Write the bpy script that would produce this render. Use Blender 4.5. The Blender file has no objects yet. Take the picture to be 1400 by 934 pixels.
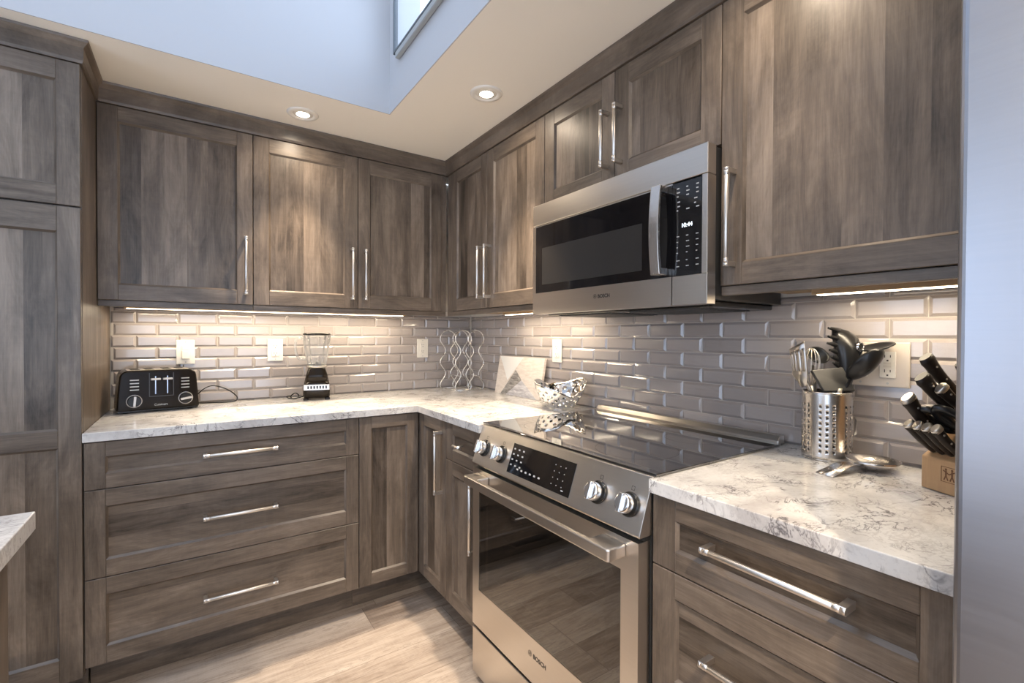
import bpy, bmesh, math, random
from mathutils import Vector, Matrix, Euler
R = random.Random(7)
S = bpy.context.scene
COL = S.collection
PI = math.pi

# ------------------------------------------------------------------ camera, world, exposure
cd = bpy.data.cameras.new('camera'); cam = bpy.data.objects.new('camera', cd); COL.objects.link(cam)
YAW, PITCH, ROLL = -0.5952, -0.0110, 0.0039
cam.location = (-1.490, -2.6828, 1.2378)
_f = Vector((-math.sin(YAW), math.cos(YAW), 0)); _r = Vector((math.cos(YAW), math.sin(YAW), 0)); _u = Vector((0, 0, 1))
f2 = _f*math.cos(PITCH) + _u*math.sin(PITCH); u2 = _u*math.cos(PITCH) - _f*math.sin(PITCH)
r3 = _r*math.cos(ROLL) + u2*math.sin(ROLL); u3 = u2*math.cos(ROLL) - _r*math.sin(ROLL)
cam.rotation_euler = Matrix((r3, u3, -f2)).transposed().to_euler()
cd.sensor_width = 36; cd.sensor_fit = 'HORIZONTAL'; cd.lens = 36*639.97/1400
cd.clip_start = 0.02
S.camera = cam
S.view_settings.view_transform = 'Standard'; S.view_settings.look = 'None'
S.view_settings.gamma = 1; S.view_settings.use_curve_mapping = False
S.view_settings.exposure = 0.88
S.cycles.transparent_max_bounces = 24

w = bpy.data.worlds.new('world'); S.world = w; w.use_nodes = True
wb = w.node_tree.nodes['Background']; wb.inputs[0].default_value = (0.66, 0.78, 1.0, 1); wb.inputs[1].default_value = 2.35

def light(name, kind, loc, energy, color, rot=(0,0,0), **kw):
    l = bpy.data.lights.new(name, kind); l.energy = energy; l.color = color
    for k, v in kw.items(): setattr(l, k, v)
    o = bpy.data.objects.new(name, l); COL.objects.link(o); o.location = loc; o.rotation_euler = rot
    return o
WARM = (1.0, 0.815, 0.61); STRIP = (1.0, 0.83, 0.60)
DOWN_W, STRIP_W = 78, 2.2
ZC = 2.194                                     # ceiling
WX, WY = -0.789, -0.700                        # inner corner of the skylight well
WX0, WY0, WZ = -3.00, -2.30, 3.55
ROOM_X0, ROOM_Y0 = -3.70, -5.60
def portal(name, loc, rot, sx, sy):
    o = light(name, 'AREA', loc, 1, (1,1,1), rot, shape='RECTANGLE', size=sx, size_y=sy)
    o.data.cycles.is_portal = True
    return o
portal('skylight_portal', ((WX+WX0)/2, (WY+WY0)/2, WZ+0.12), (0,0,0), WX-WX0, WY-WY0)
portal('window_portal', (-1.9, ROOM_Y0-0.16, 1.2), (PI/2,0,0), 3.0, 1.9)
portal('side_window_portal', (ROOM_X0-0.16, -3.2, 1.2), (PI/2,0,-PI/2), 4.2, 1.9)

# ------------------------------------------------------------------ materials
MATS = {}
def nm(name):
    m = bpy.data.materials.new(name); m.use_nodes = True
    nt = m.node_tree; b = nt.nodes['Principled BSDF']; MATS[name] = m
    return m, nt, b
def N(nt, t, **kw):
    n = nt.nodes.new(t)
    for k, v in kw.items(): setattr(n, k, v)
    return n
def plain(name, col, rough=0.5, metal=0.0, **kw):
    m, nt, b = nm(name)
    b.inputs['Base Color'].default_value = (*col, 1); b.inputs['Roughness'].default_value = rough; b.inputs['Metallic'].default_value = metal
    for k, v in kw.items(): b.inputs[k.replace('_', ' ')].default_value = v
    # faint surface variation so nothing is perfectly even
    tc = N(nt, 'ShaderNodeTexCoord'); no = N(nt, 'ShaderNodeTexNoise'); no.inputs['Scale'].default_value = 40
    mr = N(nt, 'ShaderNodeMapRange'); mr.inputs[3].default_value = max(0, rough-0.03); mr.inputs[4].default_value = rough+0.03
    nt.links.new(tc.outputs['Object'], no.inputs['Vector']); nt.links.new(no.outputs[0], mr.inputs[0]); nt.links.new(mr.outputs[0], b.inputs['Roughness'])
    return m
def ramp(nt, src, stops):
    r = N(nt, 'ShaderNodeValToRGB'); e = r.color_ramp.elements
    while len(e) < len(stops): e.new(0.5)
    for el, (p, c) in zip(e, stops): el.position = p; el.color = (*c, 1)
    nt.links.new(src, r.inputs[0]); return r.outputs[0]
def mixc(nt, fac, a, b, mode='MIX'):
    m = N(nt, 'ShaderNodeMix'); m.data_type = 'RGBA'; m.blend_type = mode
    for s, v in ((m.inputs[0], fac), (m.inputs[6], a), (m.inputs[7], b)):
        if isinstance(v, (int, float)): s.default_value = v
        elif isinstance(v, tuple): s.default_value = (*v, 1)
        else: nt.links.new(v, s)
    return m.outputs[2]
def math_n(nt, op, a, b=None, c=None):
    m = N(nt, 'ShaderNodeMath'); m.operation = op
    for s, v in zip(m.inputs, (a, b, c)):
        if v is None: continue
        if isinstance(v, (int, float)): s.default_value = v
        else: nt.links.new(v, s)
    return m.outputs[0]
def noise(nt, vec, scale, detail=4, rough=0.55, dist=0.0):
    n = N(nt, 'ShaderNodeTexNoise'); nt.links.new(vec, n.inputs['Vector'])
    n.inputs['Scale'].default_value = scale; n.inputs['Detail'].default_value = detail
    n.inputs['Roughness'].default_value = rough; n.inputs['Distortion'].default_value = dist
    return n.outputs[0]
def mapping(nt, vec, sc, loc=(0,0,0), rot=(0,0,0)):
    m = N(nt, 'ShaderNodeMapping'); m.inputs['Scale'].default_value = sc; m.inputs['Location'].default_value = loc; m.inputs['Rotation'].default_value = rot
    nt.links.new(vec, m.inputs[0]); return m.outputs[0]

STAVE = 0.074
def make_wood(name, dark, mid, lite, rough=0.36):
    m, nt, b = nm(name)
    uv = N(nt, 'ShaderNodeUVMap').outputs[0]
    sx = N(nt, 'ShaderNodeSeparateXYZ'); nt.links.new(uv, sx.inputs[0])
    idn = math_n(nt, 'FLOOR', math_n(nt, 'DIVIDE', sx.outputs[0], STAVE))
    wn = N(nt, 'ShaderNodeTexWhiteNoise'); wn.noise_dimensions = '1D'; nt.links.new(idn, wn.inputs['W'])
    cx = N(nt, 'ShaderNodeCombineXYZ'); nt.links.new(sx.outputs[0], cx.inputs[0])
    nt.links.new(math_n(nt, 'ADD', sx.outputs[1], math_n(nt, 'MULTIPLY', wn.outputs[0], 37.0)), cx.inputs[1])
    nt.links.new(math_n(nt, 'MULTIPLY', idn, 3.7), cx.inputs[2])
    v = cx.outputs[0]
    blot = noise(nt, mapping(nt, v, (13, 3.0, 1)), 1.0, 6, 0.68, 0.7)
    grain = noise(nt, mapping(nt, v, (75, 2.2, 1)), 1.0, 6, 0.65, 0.4)
    fine = noise(nt, mapping(nt, v, (420, 14, 1)), 1.0, 3, 0.6)
    chat = noise(nt, mapping(nt, v, (5, 60, 1)), 1.0, 3, 0.6, 0.8)
    t = math_n(nt, 'ADD', math_n(nt, 'MULTIPLY', blot, 0.95), math_n(nt, 'MULTIPLY', grain, 0.40))
    t = math_n(nt, 'ADD', t, math_n(nt, 'MULTIPLY', fine, 0.22))
    t = math_n(nt, 'ADD', t, math_n(nt, 'MULTIPLY', chat, 0.08))
    t = math_n(nt, 'ADD', t, math_n(nt, 'MULTIPLY', wn.outputs[0], math_n(nt, 'MULTIPLY_ADD', math_n(nt, 'GREATER_THAN', idn, 1000.0), 0.28, 0.10)))
    t = math_n(nt, 'ADD', t, math_n(nt, 'MULTIPLY', math_n(nt, 'LESS_THAN', idn, 1000.0), 0.15))
    t = math_n(nt, 'SUBTRACT', t, 0.565)
    c = ramp(nt, t, [(0.16, dark), (0.50, mid), (0.86, lite)])
    nt.links.new(c, b.inputs['Base Color'])
    mr = N(nt, 'ShaderNodeMapRange'); mr.inputs[3].default_value = rough-0.05; mr.inputs[4].default_value = rough+0.10
    nt.links.new(grain, mr.inputs[0]); nt.links.new(mr.outputs[0], b.inputs['Roughness'])
    bp = N(nt, 'ShaderNodeBump'); bp.inputs['Strength'].default_value = 0.06; bp.inputs['Distance'].default_value = 0.001
    nt.links.new(math_n(nt, 'ADD', grain, fine), bp.inputs['Height']); nt.links.new(bp.outputs[0], b.inputs['Normal'])
    return m
WOOD = make_wood('stained_maple', (0.037, 0.027, 0.019), (0.145, 0.112, 0.085), (0.304, 0.244, 0.190))
RAW = plain('cabinet_underside', (0.40, 0.28, 0.16), 0.5)
BLOCKW = make_wood('beech_block', (0.36, 0.20, 0.10), (0.50, 0.31, 0.16), (0.62, 0.41, 0.22), 0.45)

def make_quartz():
    m, nt, b = nm('quartz')
    co = N(nt, 'ShaderNodeTexCoord').outputs['Object']
    cl = noise(nt, co, 7, 5, 0.6, 0.6)
    base = ramp(nt, cl, [(0.32, (0.50, 0.475, 0.455)), (0.52, (0.68, 0.66, 0.63)), (0.72, (0.76, 0.745, 0.71))])
    sp = noise(nt, co, 130, 3, 0.6)
    base = mixc(nt, ramp(nt, sp, [(0.54, (0,0,0)), (0.70, (0.35,)*3)]), base, (0.42, 0.40, 0.39))
    def vein(scale, width, dist, mscale, lo, hi, seed, sq=(1.0,1.6,1.0), rz=0.5):
        vv = mapping(nt, co, sq, (seed, seed*1.7, 0), (0, 0, rz))
        n = noise(nt, vv, scale, 5, 0.62, dist)
        a = math_n(nt, 'ABSOLUTE', math_n(nt, 'SUBTRACT', n, 0.5))
        line = N(nt, 'ShaderNodeMapRange'); line.inputs[1].default_value = 0.0; line.inputs[2].default_value = width; line.inputs[3].default_value = 1; line.inputs[4].default_value = 0
        nt.links.new(a, line.inputs[0])
        mk = N(nt, 'ShaderNodeMapRange'); mk.inputs[1].default_value = lo; mk.inputs[2].default_value = hi
        nt.links.new(noise(nt, mapping(nt, co, (1,1,1), (seed*3, 2, 1)), mscale, 3, 0.5), mk.inputs[0])
        return math_n(nt, 'MULTIPLY', line.outputs[0], mk.outputs[0])
    v1 = vein(7.0, 0.022, 1.6, 9, 0.50, 0.60, 3.1)
    v2 = vein(16.0, 0.035, 1.0, 14, 0.50, 0.62, 8.3)
    v3 = vein(34.0, 0.06, 0.6, 11, 0.42, 0.62, 5.2)
    c = mixc(nt, math_n(nt, 'MULTIPLY', v3, 0.55), base, (0.40, 0.37, 0.35))
    c = mixc(nt, math_n(nt, 'MULTIPLY', v2, 0.8), c, (0.24, 0.22, 0.22))
    c = mixc(nt, math_n(nt, 'MULTIPLY', v1, 0.95), c, (0.13, 0.12, 0.125))
    nt.links.new(c, b.inputs['Base Color']); b.inputs['Roughness'].default_value = 0.14
    return m
QUARTZ = make_quartz()

def make_floor():
    m, nt, b = nm('floor_planks')
    co = N(nt, 'ShaderNodeTexCoord').outputs['Object']
    s = N(nt, 'ShaderNodeSeparateXYZ'); nt.links.new(co, s.inputs[0])
    PW, PL = 0.181, 1.22
    yy = math_n(nt, 'DIVIDE', math_n(nt, 'ADD', s.outputs[1], 0.558+10*PW), PW); row = math_n(nt, 'FLOOR', yy)
    wr = N(nt, 'ShaderNodeTexWhiteNoise'); wr.noise_dimensions = '1D'; nt.links.new(row, wr.inputs['W'])
    xx = math_n(nt, 'ADD', math_n(nt, 'DIVIDE', s.outputs[0], PL), math_n(nt, 'MULTIPLY', wr.outputs[0], 5.3)); pl = math_n(nt, 'FLOOR', xx)
    cid = N(nt, 'ShaderNodeCombineXYZ'); nt.links.new(row, cid.inputs[0]); nt.links.new(pl, cid.inputs[1])
    wp = N(nt, 'ShaderNodeTexWhiteNoise'); wp.noise_dimensions = '2D'; nt.links.new(cid.outputs[0], wp.inputs['Vector'])
    cv = N(nt, 'ShaderNodeCombineXYZ'); nt.links.new(s.outputs[0], cv.inputs[0]); nt.links.new(s.outputs[1], cv.inputs[1])
    nt.links.new(math_n(nt, 'MULTIPLY', wp.outputs[0], 40.0), cv.inputs[2])
    g = noise(nt, mapping(nt, cv.outputs[0], (2.2, 17, 1)), 1.0, 8, 0.68, 1.6)
    g2 = noise(nt, mapping(nt, cv.outputs[0], (7, 150, 1)), 1.0, 4, 0.6, 0.3)
    bl = noise(nt, mapping(nt, cv.outputs[0], (2.0, 6, 1)), 1.0, 4, 0.6, 0.5)
    saw = noise(nt, mapping(nt, cv.outputs[0], (170, 9, 1)), 1.0, 2, 0.5)
    t = math_n(nt, 'ADD', math_n(nt, 'MULTIPLY', g, 0.70), math_n(nt, 'MULTIPLY', g2, 0.26))
    t = math_n(nt, 'ADD', t, math_n(nt, 'MULTIPLY', bl, 0.55)); t = math_n(nt, 'ADD', t, math_n(nt, 'MULTIPLY', saw, 0.10))
    t = math_n(nt, 'ADD', t, math_n(nt, 'MULTIPLY', wp.outputs[0], 0.22)); t = math_n(nt, 'SUBTRACT', t, 0.42)
    c = ramp(nt, t, [(0.14, (0.10, 0.072, 0.054)), (0.34, (0.27, 0.210, 0.165)), (0.56, (0.44, 0.365, 0.30)), (0.85, (0.58, 0.505, 0.43))])
    fy = math_n(nt, 'FRACT', yy); fx = math_n(nt, 'FRACT', xx)
    gy = math_n(nt, 'LESS_THAN', fy, 0.010); gx = math_n(nt, 'LESS_THAN', fx, 0.0018)
    fig = math_n(nt, 'ABSOLUTE', math_n(nt, 'SUBTRACT', noise(nt, mapping(nt, cv.outputs[0], (1.6, 11, 1), (7, 3, 2)), 1.0, 5, 0.7, 2.2), 0.5))
    fl_ = N(nt, 'ShaderNodeMapRange'); fl_.inputs[1].default_value = 0.0; fl_.inputs[2].default_value = 0.03; fl_.inputs[3].default_value = 0.55; fl_.inputs[4].default_value = 0.0
    nt.links.new(fig, fl_.inputs[0]); c = mixc(nt, math_n(nt, 'MULTIPLY', fl_.outputs[0], bl), c, (0.10, 0.072, 0.055))
    c = mixc(nt, math_n(nt, 'MULTIPLY', math_n(nt, 'MAXIMUM', gy, gx), 0.7), c, (0.10, 0.075, 0.055))
    nt.links.new(c, b.inputs['Base Color']); b.inputs['Roughness'].default_value = 0.42
    bp = N(nt, 'ShaderNodeBump'); bp.inputs['Strength'].default_value = 0.12; bp.inputs['Distance'].default_value = 0.002
    nt.links.new(g2, bp.inputs['Height']); nt.links.new(bp.outputs[0], b.inputs['Normal'])
    return m
FLOOR = make_floor()

def make_tile():
    m, nt, b = nm('glass_tile')
    uv = N(nt, 'ShaderNodeUVMap').outputs[0]
    wn = N(nt, 'ShaderNodeTexWhiteNoise'); wn.noise_dimensions = '2D'; nt.links.new(uv, wn.inputs['Vector'])
    co = N(nt, 'ShaderNodeTexCoord').outputs['Object']
    st = noise(nt, mapping(nt, co, (30, 30, 160)), 1.0, 3, 0.6)
    c = ramp(nt, wn.outputs[0], [(0.0, (0.29, 0.255, 0.245)), (0.5, (0.36, 0.325, 0.315)), (1.0, (0.42, 0.385, 0.375))])
    c = mixc(nt, math_n(nt, 'MULTIPLY', st, 0.25), c, (0.48, 0.44, 0.415))
    nt.links.new(c, b.inputs['Base Color']); b.inputs['Roughness'].default_value = 0.13; b.inputs['Specular IOR Level'].default_value = 0.65
    b.inputs['Coat Weight'].default_value = 0.5; b.inputs['Coat Roughness'].default_value = 0.05
    return m
TILE = make_tile()
GROUT = plain('grout', (0.50, 0.46, 0.42), 0.8)

def make_steel(name, col, rough, axis, aniso=0.5):
    m, nt, b = nm(name)
    co = N(nt, 'ShaderNodeTexCoord').outputs['Object']
    sc = [240, 240, 240]; sc[axis] = 3
    n = noise(nt, mapping(nt, co, tuple(sc)), 1.0, 3, 0.6)
    mr = N(nt, 'ShaderNodeMapRange'); mr.inputs[3].default_value = rough-0.04; mr.inputs[4].default_value = rough+0.04
    nt.links.new(n, mr.inputs[0]); nt.links.new(mr.outputs[0], b.inputs['Roughness'])
    cc = mixc(nt, n, tuple(x*0.95 for x in col), tuple(min(1, x*1.04) for x in col)); nt.links.new(cc, b.inputs['Base Color'])
    b.inputs['Metallic'].default_value = 1
    return m
STEEL = make_steel('brushed_steel', (0.66, 0.62, 0.57), 0.30, 1)
STEELF = make_steel('fridge_steel', (0.40, 0.42, 0.47), 0.36, 1)
STEELZ = make_steel('upright_brushed_steel', (0.66, 0.63, 0.60), 0.26, 2)
NICKEL = plain('satin_nickel', (0.70, 0.66, 0.61), 0.36, 1)
KNOBS = plain('knob_steel', (0.76, 0.75, 0.74), 0.20, 1)
WIRE = plain('bright_wire', (0.88, 0.87, 0.85), 0.28, 1)
CHROME = plain('chrome', (0.86, 0.86, 0.87), 0.06, 1)
MIRROR = plain('mirror_steel', (0.80, 0.79, 0.77), 0.05, 1)
BLACK = plain('black_plastic', (0.012, 0.011, 0.010), 0.22)
BLACKM = plain('matt_black', (0.010, 0.010, 0.010), 0.6)
BROWNB = plain('dark_gloss_body', (0.016, 0.011, 0.007), 0.16, Specular_IOR_Level=0.25)
DGREY = plain('dark_grey_metal', (0.10, 0.10, 0.10), 0.4, 0.7)
COOKTOP = plain('ceran_glass', (0.010, 0.010, 0.011), 0.04, 0.0, Specular_IOR_Level=0.9, Coat_Weight=1.0, Coat_Roughness=0.02, Coat_IOR=2.0, IOR=1.6)
BGLASS = plain('black_glass', (0.006, 0.006, 0.007), 0.05, 0.0, Specular_IOR_Level=0.7)
WHITEP = plain('white_plastic', (0.78, 0.75, 0.69), 0.35)
GREYP = plain('grey_marking', (0.45, 0.45, 0.45), 0.5)
MARK = plain('white_marking', (0.80, 0.80, 0.78), 0.5)
DARKMARK = plain('dark_lettering', (0.03, 0.028, 0.026), 0.4)
PAINT = plain('ceiling_paint', (0.88, 0.83, 0.74), 0.75)
WELLP = plain('well_paint', (0.50, 0.50, 0.51), 0.8)
WALLP = plain('wall_paint', (0.72, 0.68, 0.62), 0.8)
FRAMEP = plain('window_frame_paint', (0.085, 0.10, 0.11), 0.35)
FRAMEG = plain('window_sill_paint', (0.36, 0.37, 0.36), 0.5)
ENAMEL = plain('oven_enamel', (0.035, 0.028, 0.022), 0.35)
BURN = plain('burnt_mark', (0.16, 0.07, 0.03), 0.6)
POM = plain('knife_handle', (0.018, 0.012, 0.009), 0.38, Specular_IOR_Level=0.35)
NAVY = plain('nylon_black', (0.012, 0.012, 0.013), 0.30)
CANW = plain('art_cream', (0.80, 0.74, 0.66), 0.5)

def make_planks_art(name, a, c2):
    m, nt, b = nm(name); co = N(nt, 'ShaderNodeTexCoord').outputs['Object']
    n = noise(nt, mapping(nt, co, (10, 18, 90), (0,0,0), (0.65, 0, 0)), 1.0, 5, 0.65, 0.5)
    nt.links.new(ramp(nt, n, [(0.35, a), (0.62, c2)]), b.inputs['Base Color']); b.inputs['Roughness'].default_value = 0.55
    return m
ART_GREY = make_planks_art('art_grey_strokes', (0.13, 0.12, 0.11), (0.46, 0.43, 0.40))
ART_LILAC = make_planks_art('art_pale_strokes', (0.38, 0.36, 0.38), (0.72, 0.70, 0.70))
ART_PINK = make_planks_art('art_pale_board', (0.66, 0.58, 0.51), (0.80, 0.73, 0.66))
ART_WHITE = plain('art_white', (0.86, 0.85, 0.82), 0.5)

def make_glass(name, tint, tr, gl_rough=0.02, refl=1.0, both=False):
    m, nt, b = nm(name); nt.nodes.remove(b)
    out = [n for n in nt.nodes if n.type == 'OUTPUT_MATERIAL'][0]
    t = N(nt, 'ShaderNodeBsdfTransparent'); t.inputs[0].default_value = (*tint, 1)
    g = N(nt, 'ShaderNodeBsdfGlossy'); g.inputs['Roughness'].default_value = gl_rough; g.inputs[0].default_value = (refl, refl, refl, 1)
    fr = N(nt, 'ShaderNodeFresnel'); fr.inputs[0].default_value = tr
    mx = N(nt, 'ShaderNodeMixShader'); ge = N(nt, 'ShaderNodeNewGeometry')   # only the outer face of a pane mirrors
    nt.links.new(math_n(nt, 'MULTIPLY', fr.outputs[0], math_n(nt, 'SUBTRACT', 1.0, math_n(nt, 'MULTIPLY', ge.outputs['Backfacing'], 0.0 if both else 1.0))), mx.inputs[0]); nt.links.new(t.outputs[0], mx.inputs[1]); nt.links.new(g.outputs[0], mx.inputs[2])
    nt.links.new(mx.outputs[0], out.inputs[0])
    return m
PANE = make_glass('window_glass', (0.95, 0.97, 0.98), 1.45)
OVENG = make_glass('oven_glass', (0.30, 0.25, 0.20), 2.1)
JARG = make_glass('jar_glass', (0.93, 0.93, 0.92), 1.5, both=True)
_nt = JARG.node_tree; _o = [n for n in _nt.nodes if n.type == 'OUTPUT_MATERIAL'][0]; _s = _o.inputs[0].links[0].from_socket
_d = _nt.nodes.new('ShaderNodeBsdfDiffuse'); _d.inputs[0].default_value = (0.9, 0.9, 0.88, 1); _mx = _nt.nodes.new('ShaderNodeMixShader'); _mx.inputs[0].default_value = 0.20
_nt.links.new(_s, _mx.inputs[1]); _nt.links.new(_d.outputs[0], _mx.inputs[2]); _nt.links.new(_mx.outputs[0], _o.inputs[0])

def emit(name, col, s):
    m, nt, b = nm(name); b.inputs['Base Color'].default_value = (0.8,0.8,0.8,1)
    b.inputs['Emission Color'].default_value = (*col, 1); b.inputs['Emission Strength'].default_value = s
    return m
LAMP = emit('lamp_face', (1.0, 0.90, 0.74), 14)
DIFF = emit('strip_diffuser', (1.0, 0.86, 0.64), 5)
LED = emit('clock_led', (0.75, 0.88, 1.0), 1.6)

# ------------------------------------------------------------------ mesh helpers
OFF = {}
class MB:
    def __init__(self): self.v = []; self.f = []; self.uv = []; self.mi = []; self.sm = []
    def face(self, idx, uv=None, mi=0, sm=False):
        self.f.append(tuple(idx)); self.uv.append(uv); self.mi.append(mi); self.sm.append(sm)
    def quad(self, pts, uv=None, mi=0, sm=False):
        b = len(self.v); self.v += [Vector(p) for p in pts]; self.face(range(b, b+len(pts)), uv, mi, sm)
    def box(self, lo, hi, grain=2, mi=0, stave=False):
        lo, hi = Vector([min(a, b) for a, b in zip(lo, hi)]), Vector([max(a, b) for a, b in zip(lo, hi)])
        b = len(self.v)
        for x in (lo.x, hi.x):
            for y in (lo.y, hi.y):
                for z in (lo.z, hi.z): self.v.append(Vector((x, y, z)))
        fs = [((0,1,3,2),0),((4,6,7,5),0),((0,4,5,1),1),((2,3,7,6),1),((0,2,6,4),2),((1,5,7,3),2)]
        k = STAVE*(R.randint(0, 900)+(1100 if stave else 0)); kv = R.random()*20
        for q, ax in fs:
            o = [i for i in range(3) if i != ax]
            if grain in o: o.remove(grain); va = grain; ua = o[0]
            else: ua, va = o
            ext = hi[ua]-lo[ua]; pad = 0.0 if (stave or ext > STAVE-0.004) else 0.002
            uv = [(self.v[b+i][ua]-lo[ua]+k+pad, self.v[b+i][va]+kv) for i in q]
            self.face([b+i for i in q], uv, mi)
        return self
    def ring_loft(self, rings, closed_ends=True, mi=0, sm=True, wrap=True):
        b = len(self.v); n = len(rings[0])
        for r in rings: self.v += [Vector(p) for p in r]
        for i in range(len(rings)-1):
            for j in range(n if wrap else n-1):
                a = b+i*n+j; c = b+i*n+(j+1) % n
                self.face((a, c, c+n, a+n), [(j/n, i*0.1)]*4 if False else None, mi, sm)
        if closed_ends and wrap:
            self.face(list(range(b, b+n))[::-1], None, mi, False); e = b+(len(rings)-1)*n
            self.face(range(e, e+n), None, mi, False)
        return self
    def tube(self, pts, r, n=10, mi=0, closed=False, flat=None):
        pts = [Vector(p) for p in pts]; rings = []
        up = Vector((0,0,1))
        prev = None
        for i, p in enumerate(pts):
            if closed: t = pts[(i+1) % len(pts)]-pts[i-1]
            else: t = pts[min(i+1, len(pts)-1)]-pts[max(i-1, 0)]
            t.normalize()
            if prev is None:
                a = t.cross(up)
                if a.length < 1e-3: a = t.cross(Vector((1,0,0)))
            else: a = prev-t*prev.dot(t)
            a.normalize(); prev = a; c = t.cross(a)
            rr = r[i] if isinstance(r, list) else r
            ra, rc = rr if isinstance(rr, (list, tuple)) else (rr, rr)
            rings.append([p+a*(ra*math.cos(k*2*PI/n))+c*(rc*math.sin(k*2*PI/n)) for k in range(n)])
        if closed: rings.append(rings[0]); return self.ring_loft(rings, False, mi)
        return self.ring_loft(rings, True, mi)
    def lathe(self, prof, c=(0,0,0), n=32, mi=0, ends=False, ax=None):
        c = Vector(c); M = Matrix.Identity(3) if ax is None else Vector((0,0,1)).rotation_difference(Vector(ax)).to_matrix()
        return self.ring_loft([[c+M@Vector((r*math.cos(k*2*PI/n), r*math.sin(k*2*PI/n), z)) for k in range(n)] for r, z in prof], ends, mi)
    def cyl(self, p0, p1, r, n=20, mi=0, r1=None):
        p0 = Vector(p0); p1 = Vector(p1); h = (p1-p0).length
        return self.lathe([(r, 0), (r if r1 is None else r1, h)], p0, n, mi, True, (p1-p0))
    def prism(self, poly, lo, hi, ax=2, mi=0):
        b = len(self.v); n = len(poly); o = [i for i in range(3) if i != ax]
        for h in (lo, hi):
            for p in poly:
                q = [0,0,0]; q[o[0]] = p[0]; q[o[1]] = p[1]; q[ax] = h; self.v.append(Vector(q))
        self.face(list(range(b, b+n))[::-1], None, mi); self.face(range(b+n, b+2*n), None, mi)
        for i in range(n): j = (i+1) % n; self.face((b+i, b+j, b+n+j, b+n+i), None, mi)
        return self
    def xf(self, M):
        self.v = [M@p for p in self.v]; return self
    def merge(self, o, M=None):
        b = len(self.v); self.v += [(M@p if M else p.copy()) for p in o.v]
        for f, u, m, s in zip(o.f, o.uv, o.mi, o.sm): self.face([b+i for i in f], u, m, s)
        return self
    def build(self, name, mats, parent=None, bevel=0.0, seg=1, local=False, solid=0, weld=False, sub=0):
        me = bpy.data.meshes.new(name)
        off = Vector((0,0,0)) if (local or parent is None) else OFF[parent]
        me.from_pydata([p-off for p in self.v], [], self.f)
        if not isinstance(mats, (list, tuple)): mats = [mats]
        for m in mats: me.materials.append(m)
        ul = me.uv_layers.new(name='UVMap')
        for p, u, mi, s in zip(me.polygons, self.uv, self.mi, self.sm):
            p.material_index = mi; p.use_smooth = s
            if u is None:
                nrm = p.normal; ax = max(range(3), key=lambda i: abs(nrm[i])); o = [i for i in range(3) if i != ax]
                for li in p.loop_indices:
                    co = me.vertices[me.loops[li].vertex_index].co; ul.data[li].uv = (co[o[0]], co[o[1]])
            else:
                for li, q in zip(p.loop_indices, u): ul.data[li].uv = q
        bm = bmesh.new(); bm.from_mesh(me)
        if weld: bmesh.ops.remove_doubles(bm, verts=bm.verts, dist=1e-5)
        bmesh.ops.recalc_face_normals(bm, faces=bm.faces); bm.to_mesh(me); bm.free()
        o = bpy.data.objects.new(name, me); COL.objects.link(o)
        if parent is not None: o.parent = parent; OFF[o] = OFF[parent]
        else: OFF[o] = Vector((0,0,0))
        if solid:
            md = o.modifiers.new('solid', 'SOLIDIFY'); md.thickness = solid; md.offset = 0
        if bevel:
            md = o.modifiers.new('bevel', 'BEVEL'); md.width = bevel; md.segments = seg; md.limit_method = 'ANGLE'; md.angle_limit = math.radians(40)
            md.harden_normals = False
        if sub:
            md = o.modifiers.new('sub', 'SUBSURF'); md.levels = sub; md.render_levels = sub
        return o
def tag(o, label, cat, group=None):
    o['label'] = label; o['category'] = cat
    if group: o['group'] = group
    return o
def thing(name, label, cat, loc=(0,0,0), rot=(0,0,0), group=None, local=False):
    o = bpy.data.objects.new(name, None); COL.objects.link(o); o.location = loc; o.rotation_euler = rot
    o.empty_display_size = 0.05
    OFF[o] = Vector((0,0,0)) if local else Vector(loc)
    return tag(o, label, cat, group)
def struct(name, mb, mats, parent=None, **kw):
    o = mb.build(name, mats, parent, **kw)
    if parent is None: o['kind'] = 'structure'
    return o
def lettering(parent, s, size, org, right, up, mat, name='lettering', local=False, depth=0.0002, align='LEFT', bold=0.0):
    c = bpy.data.curves.new('t', 'FONT'); c.body = s; c.size = size; c.extrude = depth; c.offset = bold; c.align_x = align; c.resolution_u = 3
    t = bpy.data.objects.new('t', c); COL.objects.link(t)
    dg = bpy.context.evaluated_depsgraph_get(); me = bpy.data.meshes.new_from_object(t.evaluated_get(dg))
    bpy.data.objects.remove(t); bpy.data.curves.remove(c)
    right = Vector(right).normalized(); up = Vector(up).normalized(); nn = right.cross(up)
    off = Vector((0,0,0)) if local else OFF[parent]
    for v in me.vertices: v.co = Vector(org)-off + right*v.co.x + up*v.co.y + nn*v.co.z
    me.materials.clear(); me.materials.append(mat); me.name = name
    o = bpy.data.objects.new(name, me); COL.objects.link(o); o.parent = parent; OFF[o] = OFF[parent]
    return o

# ------------------------------------------------------------------ room shell
fl = MB().box((ROOM_X0-0.15, ROOM_Y0-0.15, -0.10), (0.15, 0.15, 0)); struct('floor', fl, FLOOR)
ce = MB()
ce.box((ROOM_X0, WY, ZC), (0, 0, ZC+0.12)); ce.box((WX, ROOM_Y0, ZC), (0, WY, ZC+0.12))
ce.box((ROOM_X0, ROOM_Y0, ZC), (WX0, WY, ZC+0.12)); ce.box((WX0, ROOM_Y0, ZC), (WX, WY0, ZC+0.12))
struct('ceiling', ce, PAINT)
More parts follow.
